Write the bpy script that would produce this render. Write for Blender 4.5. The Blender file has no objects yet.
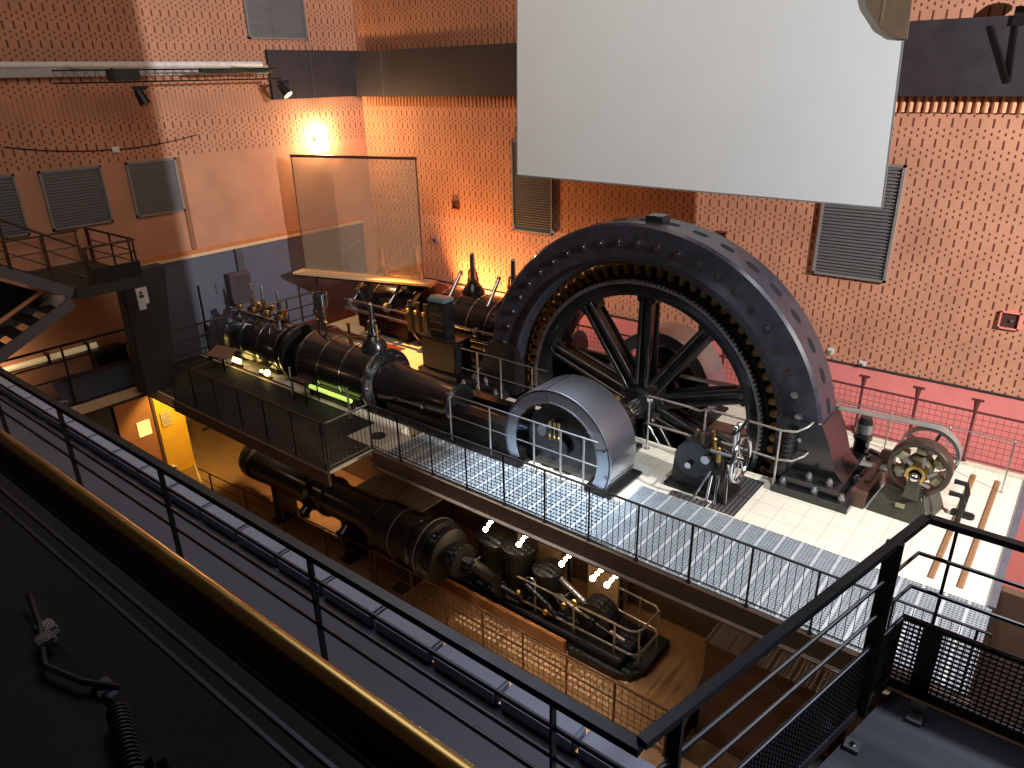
import bpy, bmesh, math, random
from mathutils import Vector, Matrix, Euler
random.seed(7)
S = bpy.context.scene
COL = S.collection
PI = math.pi
def V(*a): return Vector(a)
def rad(a): return math.radians(a)

# ------------------------------------------------------------------ materials
MATS = {}
def nmath(nt, op, a, b=None, c=None):
    n = nt.nodes.new('ShaderNodeMath'); n.operation = op
    for i, v in enumerate((a, b, c)):
        if v is None: continue
        if isinstance(v, (int, float)): n.inputs[i].default_value = v
        else: nt.links.new(v, n.inputs[i])
    return n.outputs[0]
def mat(name, col, rough=.5, metal=0., var=.12, scale=6., bump=0., emit=None, estr=0., alpha=None, coat=0., rvar=.1):
    if name in MATS: return MATS[name]
    m = bpy.data.materials.new(name); m.use_nodes = True
    nt = m.node_tree; b = nt.nodes['Principled BSDF']
    tc = nt.nodes.new('ShaderNodeTexCoord')
    nz = nt.nodes.new('ShaderNodeTexNoise'); nz.inputs['Scale'].default_value = scale; nz.inputs['Detail'].default_value = 5
    nt.links.new(tc.outputs['Object'], nz.inputs['Vector'])
    mr = nt.nodes.new('ShaderNodeMapRange'); nt.links.new(nz.outputs['Fac'], mr.inputs['Value'])
    mr.inputs['From Min'].default_value = .3; mr.inputs['From Max'].default_value = .7
    mr.inputs['To Min'].default_value = 1 - var; mr.inputs['To Max'].default_value = 1 + var
    mx = nt.nodes.new('ShaderNodeVectorMath'); mx.operation = 'SCALE'
    mx.inputs[0].default_value = col; nt.links.new(mr.outputs[0], mx.inputs['Scale'])
    nt.links.new(mx.outputs[0], b.inputs['Base Color'])
    r2 = nt.nodes.new('ShaderNodeMapRange'); nt.links.new(nz.outputs['Fac'], r2.inputs['Value'])
    r2.inputs['From Min'].default_value = .3; r2.inputs['From Max'].default_value = .7
    r2.inputs['To Min'].default_value = max(.02, rough - rvar * rough); r2.inputs['To Max'].default_value = min(1, rough + rvar * rough)
    nt.links.new(r2.outputs[0], b.inputs['Roughness'])
    b.inputs['Metallic'].default_value = metal
    if coat: b.inputs['Coat Weight'].default_value = coat; b.inputs['Coat Roughness'].default_value = .08
    if bump:
        bp = nt.nodes.new('ShaderNodeBump'); bp.inputs['Strength'].default_value = bump; bp.inputs['Distance'].default_value = .02
        nt.links.new(nz.outputs['Fac'], bp.inputs['Height']); nt.links.new(bp.outputs[0], b.inputs['Normal'])
    if emit: b.inputs['Emission Color'].default_value = (*emit, 1); b.inputs['Emission Strength'].default_value = estr
    MATS[name] = m
    return m

def brick_mat(name, axis, base, hole, zlo, zhi, plain=None):
    """hollow acoustic brick: rows of long slots with small round-cornered holes between them"""
    m = bpy.data.materials.new(name); m.use_nodes = True
    nt = m.node_tree; b = nt.nodes['Principled BSDF']; L = nt.links
    tc = nt.nodes.new('ShaderNodeTexCoord'); sp = nt.nodes.new('ShaderNodeSeparateXYZ'); L.new(tc.outputs['Object'], sp.inputs[0])
    u = sp.outputs[axis]; z = sp.outputs[2]
    W, H = .2165, .36
    fz = nmath(nt, 'FRACT', nmath(nt, 'DIVIDE', z, H))
    uu = nmath(nt, 'FRACT', nmath(nt, 'DIVIDE', u, W))
    def near(v, c, h): return nmath(nt, 'LESS_THAN', nmath(nt, 'ABSOLUTE', nmath(nt, 'SUBTRACT', v, c)), h)
    slot = nmath(nt, 'MULTIPLY', near(uu, .25, .08), near(fz, .72, .215))
    d1 = nmath(nt, 'MULTIPLY', near(uu, .25, .075), near(fz, .22, .07))
    d2 = nmath(nt, 'MULTIPLY', near(uu, .75, .075), near(fz, .065, .062))
    d3 = nmath(nt, 'MULTIPLY', near(uu, .75, .075), near(fz, .375, .062))
    hl = nmath(nt, 'MINIMUM', nmath(nt, 'ADD', nmath(nt, 'ADD', slot, d1), nmath(nt, 'ADD', d2, d3)), 1.)
    if plain:      # band of ribbed brick without slots
        inb = nmath(nt, 'MULTIPLY', nmath(nt, 'GREATER_THAN', z, plain[0]), nmath(nt, 'LESS_THAN', z, plain[1]))
        rib = nmath(nt, 'MULTIPLY', near(nmath(nt, 'FRACT', nmath(nt, 'DIVIDE', u, W / 2)), .5, .12), .35)
        hl = nmath(nt, 'ADD', nmath(nt, 'MULTIPLY', hl, nmath(nt, 'SUBTRACT', 1., inb)), nmath(nt, 'MULTIPLY', rib, inb))
    # wall only perforated between zlo and zhi
    inz = nmath(nt, 'MULTIPLY', nmath(nt, 'GREATER_THAN', z, zlo), nmath(nt, 'LESS_THAN', z, zhi))
    hl = nmath(nt, 'MULTIPLY', hl, inz)
    nz = nt.nodes.new('ShaderNodeTexNoise'); nz.inputs['Scale'].default_value = 1.3; nz.inputs['Detail'].default_value = 6
    L.new(tc.outputs['Object'], nz.inputs['Vector'])
    mr = nt.nodes.new('ShaderNodeMapRange'); L.new(nz.outputs['Fac'], mr.inputs['Value'])
    mr.inputs['From Min'].default_value = .3; mr.inputs['From Max'].default_value = .7
    mr.inputs['To Min'].default_value = .88; mr.inputs['To Max'].default_value = 1.1
    sc = nt.nodes.new('ShaderNodeVectorMath'); sc.operation = 'SCALE'; sc.inputs[0].default_value = base; L.new(mr.outputs[0], sc.inputs['Scale'])
    mx = nt.nodes.new('ShaderNodeMix'); mx.data_type = 'RGBA'; L.new(hl, mx.inputs[0]); L.new(sc.outputs[0], mx.inputs[6]); mx.inputs[7].default_value = (*hole, 1)
    L.new(mx.outputs[2], b.inputs['Base Color'])
    bp = nt.nodes.new('ShaderNodeBump'); bp.inputs['Strength'].default_value = .8; bp.inputs['Distance'].default_value = .03; bp.invert = True
    L.new(hl, bp.inputs['Height']); L.new(bp.outputs[0], b.inputs['Normal'])
    b.inputs['Roughness'].default_value = .75
    MATS[name] = m
    return m

def tile_mat(name, col, grout, size, rough):
    m = bpy.data.materials.new(name); m.use_nodes = True
    nt = m.node_tree; b = nt.nodes['Principled BSDF']; L = nt.links
    tc = nt.nodes.new('ShaderNodeTexCoord'); sp = nt.nodes.new('ShaderNodeSeparateXYZ'); L.new(tc.outputs['Object'], sp.inputs[0])
    g = None
    for ax in (0, 1):
        f = nmath(nt, 'FRACT', nmath(nt, 'DIVIDE', sp.outputs[ax], size))
        e = nmath(nt, 'LESS_THAN', nmath(nt, 'MINIMUM', f, nmath(nt, 'SUBTRACT', 1., f)), .018)
        g = e if g is None else nmath(nt, 'MAXIMUM', g, e)
    nz = nt.nodes.new('ShaderNodeTexNoise'); nz.inputs['Scale'].default_value = 4; L.new(tc.outputs['Object'], nz.inputs['Vector'])
    mr = nt.nodes.new('ShaderNodeMapRange'); L.new(nz.outputs['Fac'], mr.inputs['Value']); mr.inputs['To Min'].default_value = .88; mr.inputs['To Max'].default_value = 1.08
    sc = nt.nodes.new('ShaderNodeVectorMath'); sc.operation = 'SCALE'; sc.inputs[0].default_value = col; L.new(mr.outputs[0], sc.inputs['Scale'])
    mx = nt.nodes.new('ShaderNodeMix'); mx.data_type = 'RGBA'; L.new(g, mx.inputs[0]); L.new(sc.outputs[0], mx.inputs[6]); mx.inputs[7].default_value = (*grout, 1)
    L.new(mx.outputs[2], b.inputs['Base Color']); b.inputs['Roughness'].default_value = rough
    MATS[name] = m
    return m

def glass_mat(name, tint, refl):
    m = bpy.data.materials.new(name); m.use_nodes = True
    nt = m.node_tree; nt.nodes.clear(); L = nt.links
    o = nt.nodes.new('ShaderNodeOutputMaterial'); t = nt.nodes.new('ShaderNodeBsdfTransparent'); t.inputs[0].default_value = (*tint, 1)
    g = nt.nodes.new('ShaderNodeBsdfGlossy'); g.inputs['Roughness'].default_value = .03
    d = nt.nodes.new('ShaderNodeBsdfDiffuse'); d.inputs[0].default_value = (.75, .62, .45, 1)  # warm diffuse paints the orange floor's reflection into the glass
    lw = nt.nodes.new('ShaderNodeLayerWeight'); lw.inputs[0].default_value = .25
    a = nmath(nt, 'ADD', nmath(nt, 'MULTIPLY', lw.outputs['Fresnel'], .6), refl)
    x = nt.nodes.new('ShaderNodeMixShader'); L.new(a, x.inputs[0]); L.new(t.outputs[0], x.inputs[1]); L.new(g.outputs[0], x.inputs[2])
    y = nt.nodes.new('ShaderNodeMixShader'); y.inputs[0].default_value = .26; L.new(x.outputs[0], y.inputs[1]); L.new(d.outputs[0], y.inputs[2])
    L.new(y.outputs[0], o.inputs[0]); MATS[name] = m
    return m

BLACK = mat('black_engine_paint', (.012, .012, .013), .24, 0., .3, 3., coat=.4)
NEARBLACK = mat('near_black_iron', (.006, .006, .006), .5, .1, .3, 9.)  # even near-black, deeper than the cast iron
BLACKM = mat('black_cast_iron', (.016, .015, .015), .42, .2, .35, 9., bump=.06)
STATOR = mat('blackened_stator_iron', (.031, .03, .043), .32, .0, .25, 5., bump=.03, coat=.3)
STEEL = mat('polished_steel', (.62, .63, .66), .16, 1., .06, 8.)
BSTEEL = mat('brushed_guard_steel', (.56, .61, .70), .33, 1., .05, 30.)
DSTEEL = mat('dull_steel', (.34, .34, .36), .4, .9, .1, 8.)
BRASS = mat('brass', (.62, .42, .14), .3, 1., .15, 9.)
COPPER = mat('taped_copper_coil', (.36, .22, .07), .38, .7, .4, 14.)
RAILB = mat('black_rail_paint', (.012, .012, .013), .38, .0, .2, 9.)
RAILG = mat('grey_rail_paint', (.06, .06, .065), .42, .2, .2, 9.)
RAILR = mat('rust_brown_rail_paint', (.055, .025, .014), .5, .1, .2, 9.)
TUBE = mat('galvanised_tube', (.55, .52, .48), .3, .9, .12, 9.)
GOLD = mat('brass_handrail', (.55, .33, .09), .3, 1., .15, 5.)
GALV = mat('galvanised_grating', (.34, .395, .44), .45, .35, .1, 7.)
GALVW = mat('galvanised_plank_edge', (.55, .60, .64), .45, .3, .08, 7.)
CREAM = tile_mat('cream_floor_tile', (.78, .73, .60), (.55, .50, .40), .4, .45)
WOODF = mat('brown_pit_floor', (.30, .16, .07), .42, 0., .2, 2.2)
FASCIA = mat('brown_fascia', (.11, .07, .045), .6, 0., .15, 5.)
CONC = mat('cream_foundation_render', (.58, .40, .24), .75, 0., .12, 3.)
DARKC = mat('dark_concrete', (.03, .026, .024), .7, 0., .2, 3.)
GREYC = mat('blue_grey_concrete', (.10, .10, .125), .6, 0., .12, 3., bump=.05)
KERB = mat('pale_kerb_concrete', (.33, .36, .45), .55, 0., .08, 5.)
CARPET = mat('charcoal_carpet', (.10, .10, .115), .95, 0., .15, 60., bump=.2)
REDC = mat('dark_red_carpet', (.11, .022, .015), .9, 0., .2, 40.)
DADO = mat('coral_red_plaster', (.84, .26, .24), .65, 0., .06, 2.5)
ORANGE = mat('flat_orange_plaster', (.60, .25, .115), .7, 0., .07, 1.6)
BLUEW = mat('blue_grey_plaster', (.105, .115, .16), .75, 0., .08, 2.)
BEAM = mat('dark_maroon_beam', (.036, .030, .038), .55, 0., .12, 3.)
DUCT = mat('pale_grey_duct', (.42, .42, .44), .4, .2, .1, 5.)
LOUV = mat('grey_louvre_panel', (.18, .18, .185), .5, .2, .08, 8.)
LOUVF = mat('grey_louvre_frame', (.27, .26, .255), .5, .2, .06, 8.)
SCREEN = mat('white_projection_cloth', (.70, .76, .80), .85, 0., .015, 1.2)
SCRB = mat('screen_edge_batten', (.2, .22, .22), .5, 0., .05, 5.)
WHITE = mat('white_card', (.75, .75, .77), .7, 0., .05, 5.)
INK = mat('dark_print', (.05, .04, .05), .7)
TAN = mat('tan_shadow', (.13, .09, .055), .8, 0., .12, 4.)
BROWNP = mat('brown_iron_plinth', (.10, .05, .035), .5, .1, .15, 6.)
OLIVE = mat('olive_machine_paint', (.055, .055, .038), .4, .1, .15, 5.)
BRONZE = mat('bronze_frame', (.085, .065, .05), .35, .6, .25, 9.)
BELT = mat('grey_belt', (.20, .19, .17), .6, 0., .12, 8.)
YELLOW = mat('yellow_painted_wall', (.80, .43, .03), .6, 0., .1, 2.5)
PITW = mat('orange_brown_pit_wall', (.34, .13, .05), .65, 0., .1, 2.)
POSTER = mat('beige_poster', (.55, .40, .22), .6, 0., .1, 12.)
LEDGE = mat('cream_ledge', (.72, .52, .32), .5, 0., .06, 4.)
LEDGEO = mat('orange_ledge_top', (.55, .20, .07), .55, 0., .06, 4.)
CHARC = mat('charcoal_column_cladding', (.035, .038, .046), .6, 0., .15, 3.)
STAIRS = mat('grey_stair_steel', (.13, .13, .15), .5, .3, .12, 4.)
NAVY = mat('muted_blue_plinth', (.07, .085, .12), .6, 0., .1, 3.)
RUBBER = mat('black_rubber', (.004, .004, .004), .55, 0., .2, 10.)
MAUVE = mat('dull_mauve_shadow', (.085, .06, .075), .7, 0., .1, 5.)
GREENB = mat('green_black_plinth', (.015, .02, .017), .35, 0., .2, 5.)
RED = mat('red_label', (.7, .03, .04), .5)
BULB = mat('warm_bulb_glow', (1, .8, .5), .3, emit=(1., .72, .42), estr=60.)
LAMPG = mat('wall_lamp_glow', (1, .85, .6), .3, emit=(1., .72, .36), estr=60.)
YBULB = mat('yellow_bulb_glow', (1, .8, .3), .3, emit=(1., .72, .22), estr=7.)
GBULB = mat('greenish_tube_glow', (.8, 1, .3), .3, emit=(.72, 1., .18), estr=.8)
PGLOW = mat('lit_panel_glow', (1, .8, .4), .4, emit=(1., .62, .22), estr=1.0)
TUBEG = mat('pale_yellow_tube_glow', (.8, .7, .45), .4, emit=(1., .78, .42), estr=.22)
GLASS = glass_mat('display_glass', (.93, .90, .84), .05)
BRICK_B = brick_mat('perforated_brick_back', 0, (.60, .285, .175), (.15, .035, .018), 1.06, 12)
BRICK_L = brick_mat('perforated_brick_left', 1, (.54, .265, .16), (.14, .035, .018), 5.285, 12, (6.27, 6.77))

# ------------------------------------------------------------------ mesh builder
class MB:
    def __init__(s): s.bm = bmesh.new()
    def box(s, lo, hi, bev=0.):
        lo, hi = Vector(lo), Vector(hi)
        M = Matrix.Translation((lo + hi) / 2) @ Matrix.Diagonal((*(hi - lo), 1))
        r = bmesh.ops.create_cube(s.bm, size=1, matrix=M)
        if bev:
            es = list({e for v in r['verts'] for e in v.link_edges})
            bmesh.ops.bevel(s.bm, geom=es, offset=bev, segments=2, affect='EDGES')
        return s
    def obox(s, c, size, rot):      # rotated box, rot = Euler tuple in radians
        M = Matrix.Translation(c) @ Euler(rot).to_matrix().to_4x4() @ Matrix.Diagonal((*size, 1))
        bmesh.ops.create_cube(s.bm, size=1, matrix=M); return s
    def bar(s, p, q, w, h, up=(0, 0, 1)):     # rectangular bar from p to q, w sideways, h along up
        p, q = Vector(p), Vector(q); d = q - p
        if d.length < 1e-6: return s
        x = d.normalized(); y = Vector(up).cross(x)
        if y.length < 1e-4: y = Vector((1, 0, 0)).cross(x)
        y.normalize(); z = x.cross(y)
        M = Matrix((x, y, z)).transposed().to_4x4(); M.translation = (p + q) / 2
        bmesh.ops.create_cube(s.bm, size=1, matrix=M @ Matrix.Diagonal((d.length, w, h, 1))); return s
    def cyl(s, p, q, r, r2=None, n=20, caps=True):
        p, q = Vector(p), Vector(q); d = q - p
        if d.length < 1e-6: return s
        M = Vector((0, 0, 1)).rotation_difference(d.normalized()).to_matrix().to_4x4(); M.translation = (p + q) / 2
        bmesh.ops.create_cone(s.bm, cap_ends=caps, segments=n, radius1=r, radius2=r if r2 is None else r2, depth=d.length, matrix=M); return s
    def ball(s, c, r, n=12):
        bmesh.ops.create_uvsphere(s.bm, u_segments=n, v_segments=max(6, n // 2), radius=r, matrix=Matrix.Translation(c)); return s
    def tube(s, pts, r, n=10, closed=False):
        pts = [Vector(p) for p in pts]; k = len(pts); rings = []
        up = None
        for i, p in enumerate(pts):
            a = pts[(i - 1) % k] if (closed or i > 0) else p
            b = pts[(i + 1) % k] if (closed or i < k - 1) else p
            t = (b - a).normalized()
            if up is None:
                up = Vector((0, 0, 1)) if abs(t.z) < .9 else Vector((1, 0, 0))
            x = up.cross(t)
            if x.length < 1e-4: x = Vector((0, 1, 0)).cross(t)
            x.normalize(); y = t.cross(x); up = y
            rings.append([s.bm.verts.new(p + x * (r * math.cos(2 * PI * j / n)) + y * (r * math.sin(2 * PI * j / n))) for j in range(n)])
        m = k if closed else k - 1
        for i in range(m):
            A, B = rings[i], rings[(i + 1) % k]
            for j in range(n): s.bm.faces.new((A[j], A[(j + 1) % n], B[(j + 1) % n], B[j]))
        if not closed:
            s.bm.faces.new(rings[0][::-1]); s.bm.faces.new(rings[-1])
        return s
    def lathe(s, prof, o, ax, n=48, a0=0., a1=360., ref=None, closed=False):
        """prof: list of (r, h) along axis ax from origin o; partial sweep allowed; closed profile gives a solid"""
        o = Vector(o); ax = Vector(ax).normalized()
        if ref is None: ref = Vector((1, 0, 0)) if abs(ax.x) < .9 else Vector((0, 1, 0))
        ref = (Vector(ref) - ax * Vector(ref).dot(ax)).normalized(); y = ref.cross(ax)
        full = abs(a1 - a0) >= 359.9; steps = n if full else n + 1
        R = []
        for i in range(steps):
            a = rad(a0 + (a1 - a0) * i / n); d = ref * math.cos(a) + y * math.sin(a)
            R.append([s.bm.verts.new(o + ax * h + d * r) for r, h in prof])
        m = len(prof); pm = m if closed else m - 1
        for i in range(n):
            A, B = R[i], R[(i + 1) % steps]
            for j in range(pm):
                k = (j + 1) % m
                if prof[j][0] < 1e-6 and prof[k][0] < 1e-6: continue
                try:
                    if prof[j][0] < 1e-6: s.bm.faces.new((A[j], A[k], B[k]))
                    elif prof[k][0] < 1e-6: s.bm.faces.new((A[j], A[k], B[j]))
                    else: s.bm.faces.new((A[j], A[k], B[k], B[j]))
                except ValueError: pass
        if closed and not full:
            s.bm.faces.new(R[0]); s.bm.faces.new(R[-1][::-1])
        return s
    def prism(s, poly, f, d):       # poly: list of 2-D points, f maps (a, b) -> 3-D, d: extrusion vector
        A = [s.bm.verts.new(Vector(f(*p))) for p in poly]; d = Vector(d)
        B = [s.bm.verts.new(v.co + d) for v in A]; n = len(A)
        s.bm.faces.new(A[::-1]); s.bm.faces.new(B)
        for i in range(n): s.bm.faces.new((A[i], A[(i + 1) % n], B[(i + 1) % n], B[i]))
        return s
    def build(s, name, m, parent=None, origin=None, smooth=35.):
        bm = s.bm
        if origin is None: origin = parent['_base'] if parent is not None else (0, 0, 0)
        bmesh.ops.remove_doubles(bm, verts=bm.verts, dist=1e-5)
        bmesh.ops.recalc_face_normals(bm, faces=bm.faces)
        bmesh.ops.translate(bm, verts=bm.verts, vec=-Vector(origin))
        me = bpy.data.meshes.new(name); bm.to_mesh(me); bm.free()
        me.materials.append(m)
        if smooth:
            me.shade_smooth(); me.set_sharp_from_angle(angle=rad(smooth))
        o = bpy.data.objects.new(name, me); COL.objects.link(o)
        if parent is not None:
            o.parent = parent
            o.location = Vector(origin) - Vector(parent['_base'])
        else: o.location = origin
        o['_base'] = tuple(origin)
        return o
def tag(o, label, cat, group=None):
    o['label'] = label; o['category'] = cat
    if group: o['group'] = group
    return o
def thing(name, label, cat, base=(0, 0, 0), group=None):
    o = bpy.data.objects.new(name, None); COL.objects.link(o); o.location = base; o.empty_display_size = .2
    o['_base'] = tuple(base)
    return tag(o, label, cat, group)
def struct(name, mb, m, origin=(0, 0, 0)):
    o = mb.build(name, m, origin=origin); o['kind'] = 'structure'; return o
def dup(root, loc, label, group=None, rotz=None):
    r = root.copy(); COL.objects.link(r); r.location = loc; r['label'] = label; r['_base'] = tuple(loc)
    if group: r['group'] = group
    if rotz is not None: r.rotation_euler.z = rotz
    for ch in list(root.children):
        c = ch.copy(); COL.objects.link(c); c.parent = r
        for g in list(ch.children):
            d = g.copy(); COL.objects.link(d); d.parent = c
    return r
def dup_part(o, loc=None, rot=None):
    c = o.copy(); COL.objects.link(c); c.parent = o.parent
    if loc is not None: c.location = loc
    if rot is not None: c.rotation_euler = rot
    return c
def lerp(a, b, t): return Vector(a) * (1 - t) + Vector(b) * t

# ------------------------------------------------------------------ railings
def railing(name, label, pts, posts, rails, m, base_z=None, hr=.022, pr=.018, rr=.01, bars=None, mesh=None, group=None,
            ball=False, flat=False, post_top=None, rail_mat=None, bar_mat=None, bw=.009, cat='railing'):
    """pts: floor-level polyline; posts: post points; rails: heights, first is the handrail; bars: (z0, z1, pitch) upright bars;
    mesh: (z0, z1, pitch) square wire infill"""
    t = thing(name, label, cat, tuple(pts[0]), group)
    rm = rail_mat or m
    up = lambda p, h: (p[0], p[1], p[2] + h)
    for i, h in enumerate(rails):
        b = MB()
        if flat and i == 0:
            for a, c in zip(pts, pts[1:]): b.bar(up(a, h), up(c, h), hr * 2, hr * 1.2)
        else: b.tube([up(p, h) for p in pts], hr if i == 0 else rr, 10)
        b.build('handrail' if i == 0 else 'mid_rail', rm, t)
    ph = post_top or rails[0]
    for p in posts:
        b = MB()
        if flat: b.box((p[0] - pr, p[1] - pr * .5, p[2]), (p[0] + pr, p[1] + pr * .5, p[2] + ph), .003)
        else: b.cyl(p, up(p, ph), pr, n=10)
        b.cyl(p, up(p, .012), pr * 2.2, n=10)
        if ball: b.ball(up(p, ph), pr * 1.8, 8)
        b.build('post', m, t)
    if bars:
        b = MB()
        for a, c in zip(pts, pts[1:]):
            L = (Vector(c) - Vector(a)).length; n = max(1, int(L / bars[2]))
            for k in range(n + 1):
                q = lerp(a, c, k / n); b.bar(up(q, bars[0]), up(q, bars[1]), bw, bw)
        b.build('bar_infill', bar_mat or m, t)
    if mesh:
        b = MB()
        for a, c in zip(pts, pts[1:]):
            L = (Vector(c) - Vector(a)).length; n = max(1, int(L / mesh[2]))
            for k in range(n + 1):
                q = lerp(a, c, k / n); b.bar(up(q, mesh[0]), up(q, mesh[1]), bw, bw)
            k = max(1, int((mesh[1] - mesh[0]) / mesh[2]))
            for j in range(k + 1):
                h = mesh[0] + (mesh[1] - mesh[0]) * j / k; b.bar(up(a, h), up(c, h), bw, bw)
        b.build('mesh_infill', bar_mat or m, t)
    return t
def along(a, b, n): return [tuple(lerp(a, b, i / n)) for i in range(n + 1)]

CAMR = [[0.780506, 0.229279, -0.581585], [0.624792, -0.317466, 0.713337], [-0.02108, -0.920134, -0.391036]]
# ------------------------------------------------------------------ camera (photographer on the upper balcony)
cam = bpy.data.cameras.new('camera'); cam.sensor_width = 36; cam.lens = 728 / 1024 * 36; cam.clip_start = .02; cam.clip_end = 200
co = bpy.data.objects.new('camera', cam); COL.objects.link(co); S.camera = co
RIGHT = Vector((CAMR[0][0], CAMR[1][0], CAMR[2][0])); DOWN = Vector((CAMR[0][1], CAMR[1][1], CAMR[2][1])); FWD = Vector((CAMR[0][2], CAMR[1][2], CAMR[2][2]))
mw = Matrix((RIGHT, -DOWN, -FWD)).transposed().to_4x4(); mw.translation = (0, 0, 7); co.matrix_world = mw

XW, YW, ZP = -18.79, 16., -3.6
# ------------------------------------------------------------------ setting
struct('wall_back', MB().box((XW - .3, YW, ZP), (6, YW + .3, 10.5)), BRICK_B)
struct('wall_left', MB().box((XW - .3, -3, -.3), (XW, 7.62, 10.5)).box((XW - .3, 7.62, 2.85), (XW, YW, 10.5)).box((XW - .3, 15.52, -.3), (XW + .02, YW, 2.85)), BRICK_L)
struct('wall_left_recess', MB().box((XW - .3, 7.62, -.3), (XW - .01, 15.52, 2.85)), BLUEW)
struct('trim_1', MB().box((XW - .2, 7.62, 2.68), (XW + .05, 15.55, 2.76)), LEDGE)
struct('trim_2', MB().box((XW - .2, 7.62, 2.76), (XW + .035, 15.55, 2.87)), LEDGEO)
struct('wall_back_dado', MB().box((XW + .02, YW - .03, ZP), (6, YW, 1.05)), DADO)
struct('trim_3', MB().box((XW + .02, YW - .045, 1.05), (6, YW, 1.085)), BEAM)
struct('beam_back', MB().box((XW + .01, YW - .28, 6.48), (6, YW, 7.73)), BEAM)
struct('beam_left', MB().box((XW, 12.75, 6.5), (XW + .12, YW, 7.76)), BEAM)
b = MB(); x = XW + .25
while x < 1.5: b.cyl((x, YW - .02, 6.2), (x, YW - .02, 6.47), .048, n=10); x += .135
struct('trim_4', b, mat('ribbed_brick', (.66, .32, .17), .65))
struct('duct_ledge', MB().box((XW, -3, 7.16), (XW + .16, 12.7, 7.38), .01), DUCT)
struct('trim_10', MB().cyl((XW + .15, -3, 7.41), (XW + .15, 12.5, 7.41), .065, n=14), mat('white_pipe', (.78, .8, .84), .35))
struct('trim_5', MB().box((XW, 9.66, 2.87), (XW + .05, 9.79, 5.25)), mat('brown_shadow_strip', (.28, .12, .06), .6))  # raised brown strip built where a shadow runs down the wall

# engine-hall floor, with the slot the wheel turns in
b = MB()
for lo, hi in [((XW, 13.05, -.25), (.04, 14.85, 0)), ((XW, 9.3, -.25), (-10.75, 13.05, 0)), ((-10.75, 9.73, -.25), (-5.5, 12.1, 0)),
               ((-5.5, 10.44, -.25), (.04, 12.1, 0)), ((-2.85, 12.1, -.25), (.04, 13.05, 0)), ((-11.5, 8.5, -.25), (-10.3, 9.3, 0))]: b.box(lo, hi)
struct('floor', b, CREAM)
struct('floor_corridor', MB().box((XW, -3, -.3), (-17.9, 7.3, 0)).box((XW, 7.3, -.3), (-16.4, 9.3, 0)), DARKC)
struct('floor_stair_foot', MB().box((-17.9, -3, -.3), (-16.1, 1.2, 0)), DARKC)
struct('trim_6', MB().box((-17.93, -3, -.22), (-17.88, 7.3, .02)).box((-17.93, 7.26, -.22), (-16.4, 7.3, .02)), LEDGE)
struct('floor_carpet', MB().box((XW + .03, 9.35, 0), (-14.6, 9.42, .01)).box((XW + .03, 9.42, 0), (-18.0, 14.6, .012)).box((-18.0, 10.95, 0), (-14.4, 13.0, .012)), REDC)
struct('trim_7', MB().box((-.02, 10.44, -.3), (.08, 14.85, .03)), GREYC)
struct('trim_8', MB().box((-17.9, 14.72, 0), (.04, 14.86, .06)), mat('pale_floor_kerb', (.62, .56, .44), .6))
# wheel pit under the slot
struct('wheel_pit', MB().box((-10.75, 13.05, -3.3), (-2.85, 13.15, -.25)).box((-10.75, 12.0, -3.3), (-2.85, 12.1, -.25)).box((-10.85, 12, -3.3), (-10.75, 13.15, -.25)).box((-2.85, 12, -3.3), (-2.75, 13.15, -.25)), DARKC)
# lower level
struct('floor_lower', MB().box((-23, -3, ZP - .2), (6, 16, ZP)), WOODF)
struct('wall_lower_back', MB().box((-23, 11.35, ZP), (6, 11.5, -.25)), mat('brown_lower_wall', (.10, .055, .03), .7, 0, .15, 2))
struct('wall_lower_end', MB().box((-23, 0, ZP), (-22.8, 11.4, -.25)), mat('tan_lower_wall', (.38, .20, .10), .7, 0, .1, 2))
struct('wall_lower_left', MB().box((-19.75, 7.06, ZP), (-19.6, 8.05, -.3)), PITW)
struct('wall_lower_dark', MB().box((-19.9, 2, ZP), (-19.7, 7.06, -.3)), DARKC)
struct('pillar_lower', MB().box((-19.8, 8.02, ZP), (-19.56, 8.1, -.3)), mat('dark_brown_pillar', (.09, .035, .015), .6))
struct('wall_lower_yellow', MB().box((-19.75, 8.1, ZP), (-19.6, 8.9, -.25)), YELLOW)
for x0, x1 in ((-8.42, -7.6), (-6.9, -6.15)):
    struct('pillar', MB().box((x0, 10.9, ZP), (x1, 11.35, -.25)), CONC)
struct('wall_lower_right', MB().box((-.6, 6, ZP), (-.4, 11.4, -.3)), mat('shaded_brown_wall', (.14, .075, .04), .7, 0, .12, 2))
struct('beam_walkway', MB().box((-10.55, 8.38, -.33), (.1, 8.46, -.02)).box((-10.55, 8.3, -.36), (.1, 8.46, -.33)).box((-16.45, 7.25, -.3), (-10.55, 7.31, -.02)), FASCIA)
b = MB()
for k in range(9): b.box((-9.9 + k * 1.2, 8.46, -.2), (-9.82 + k * 1.2, 9.65 if k < 4 else 10.4, -.06))
struct('beam_crosswise', b, FASCIA)

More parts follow.
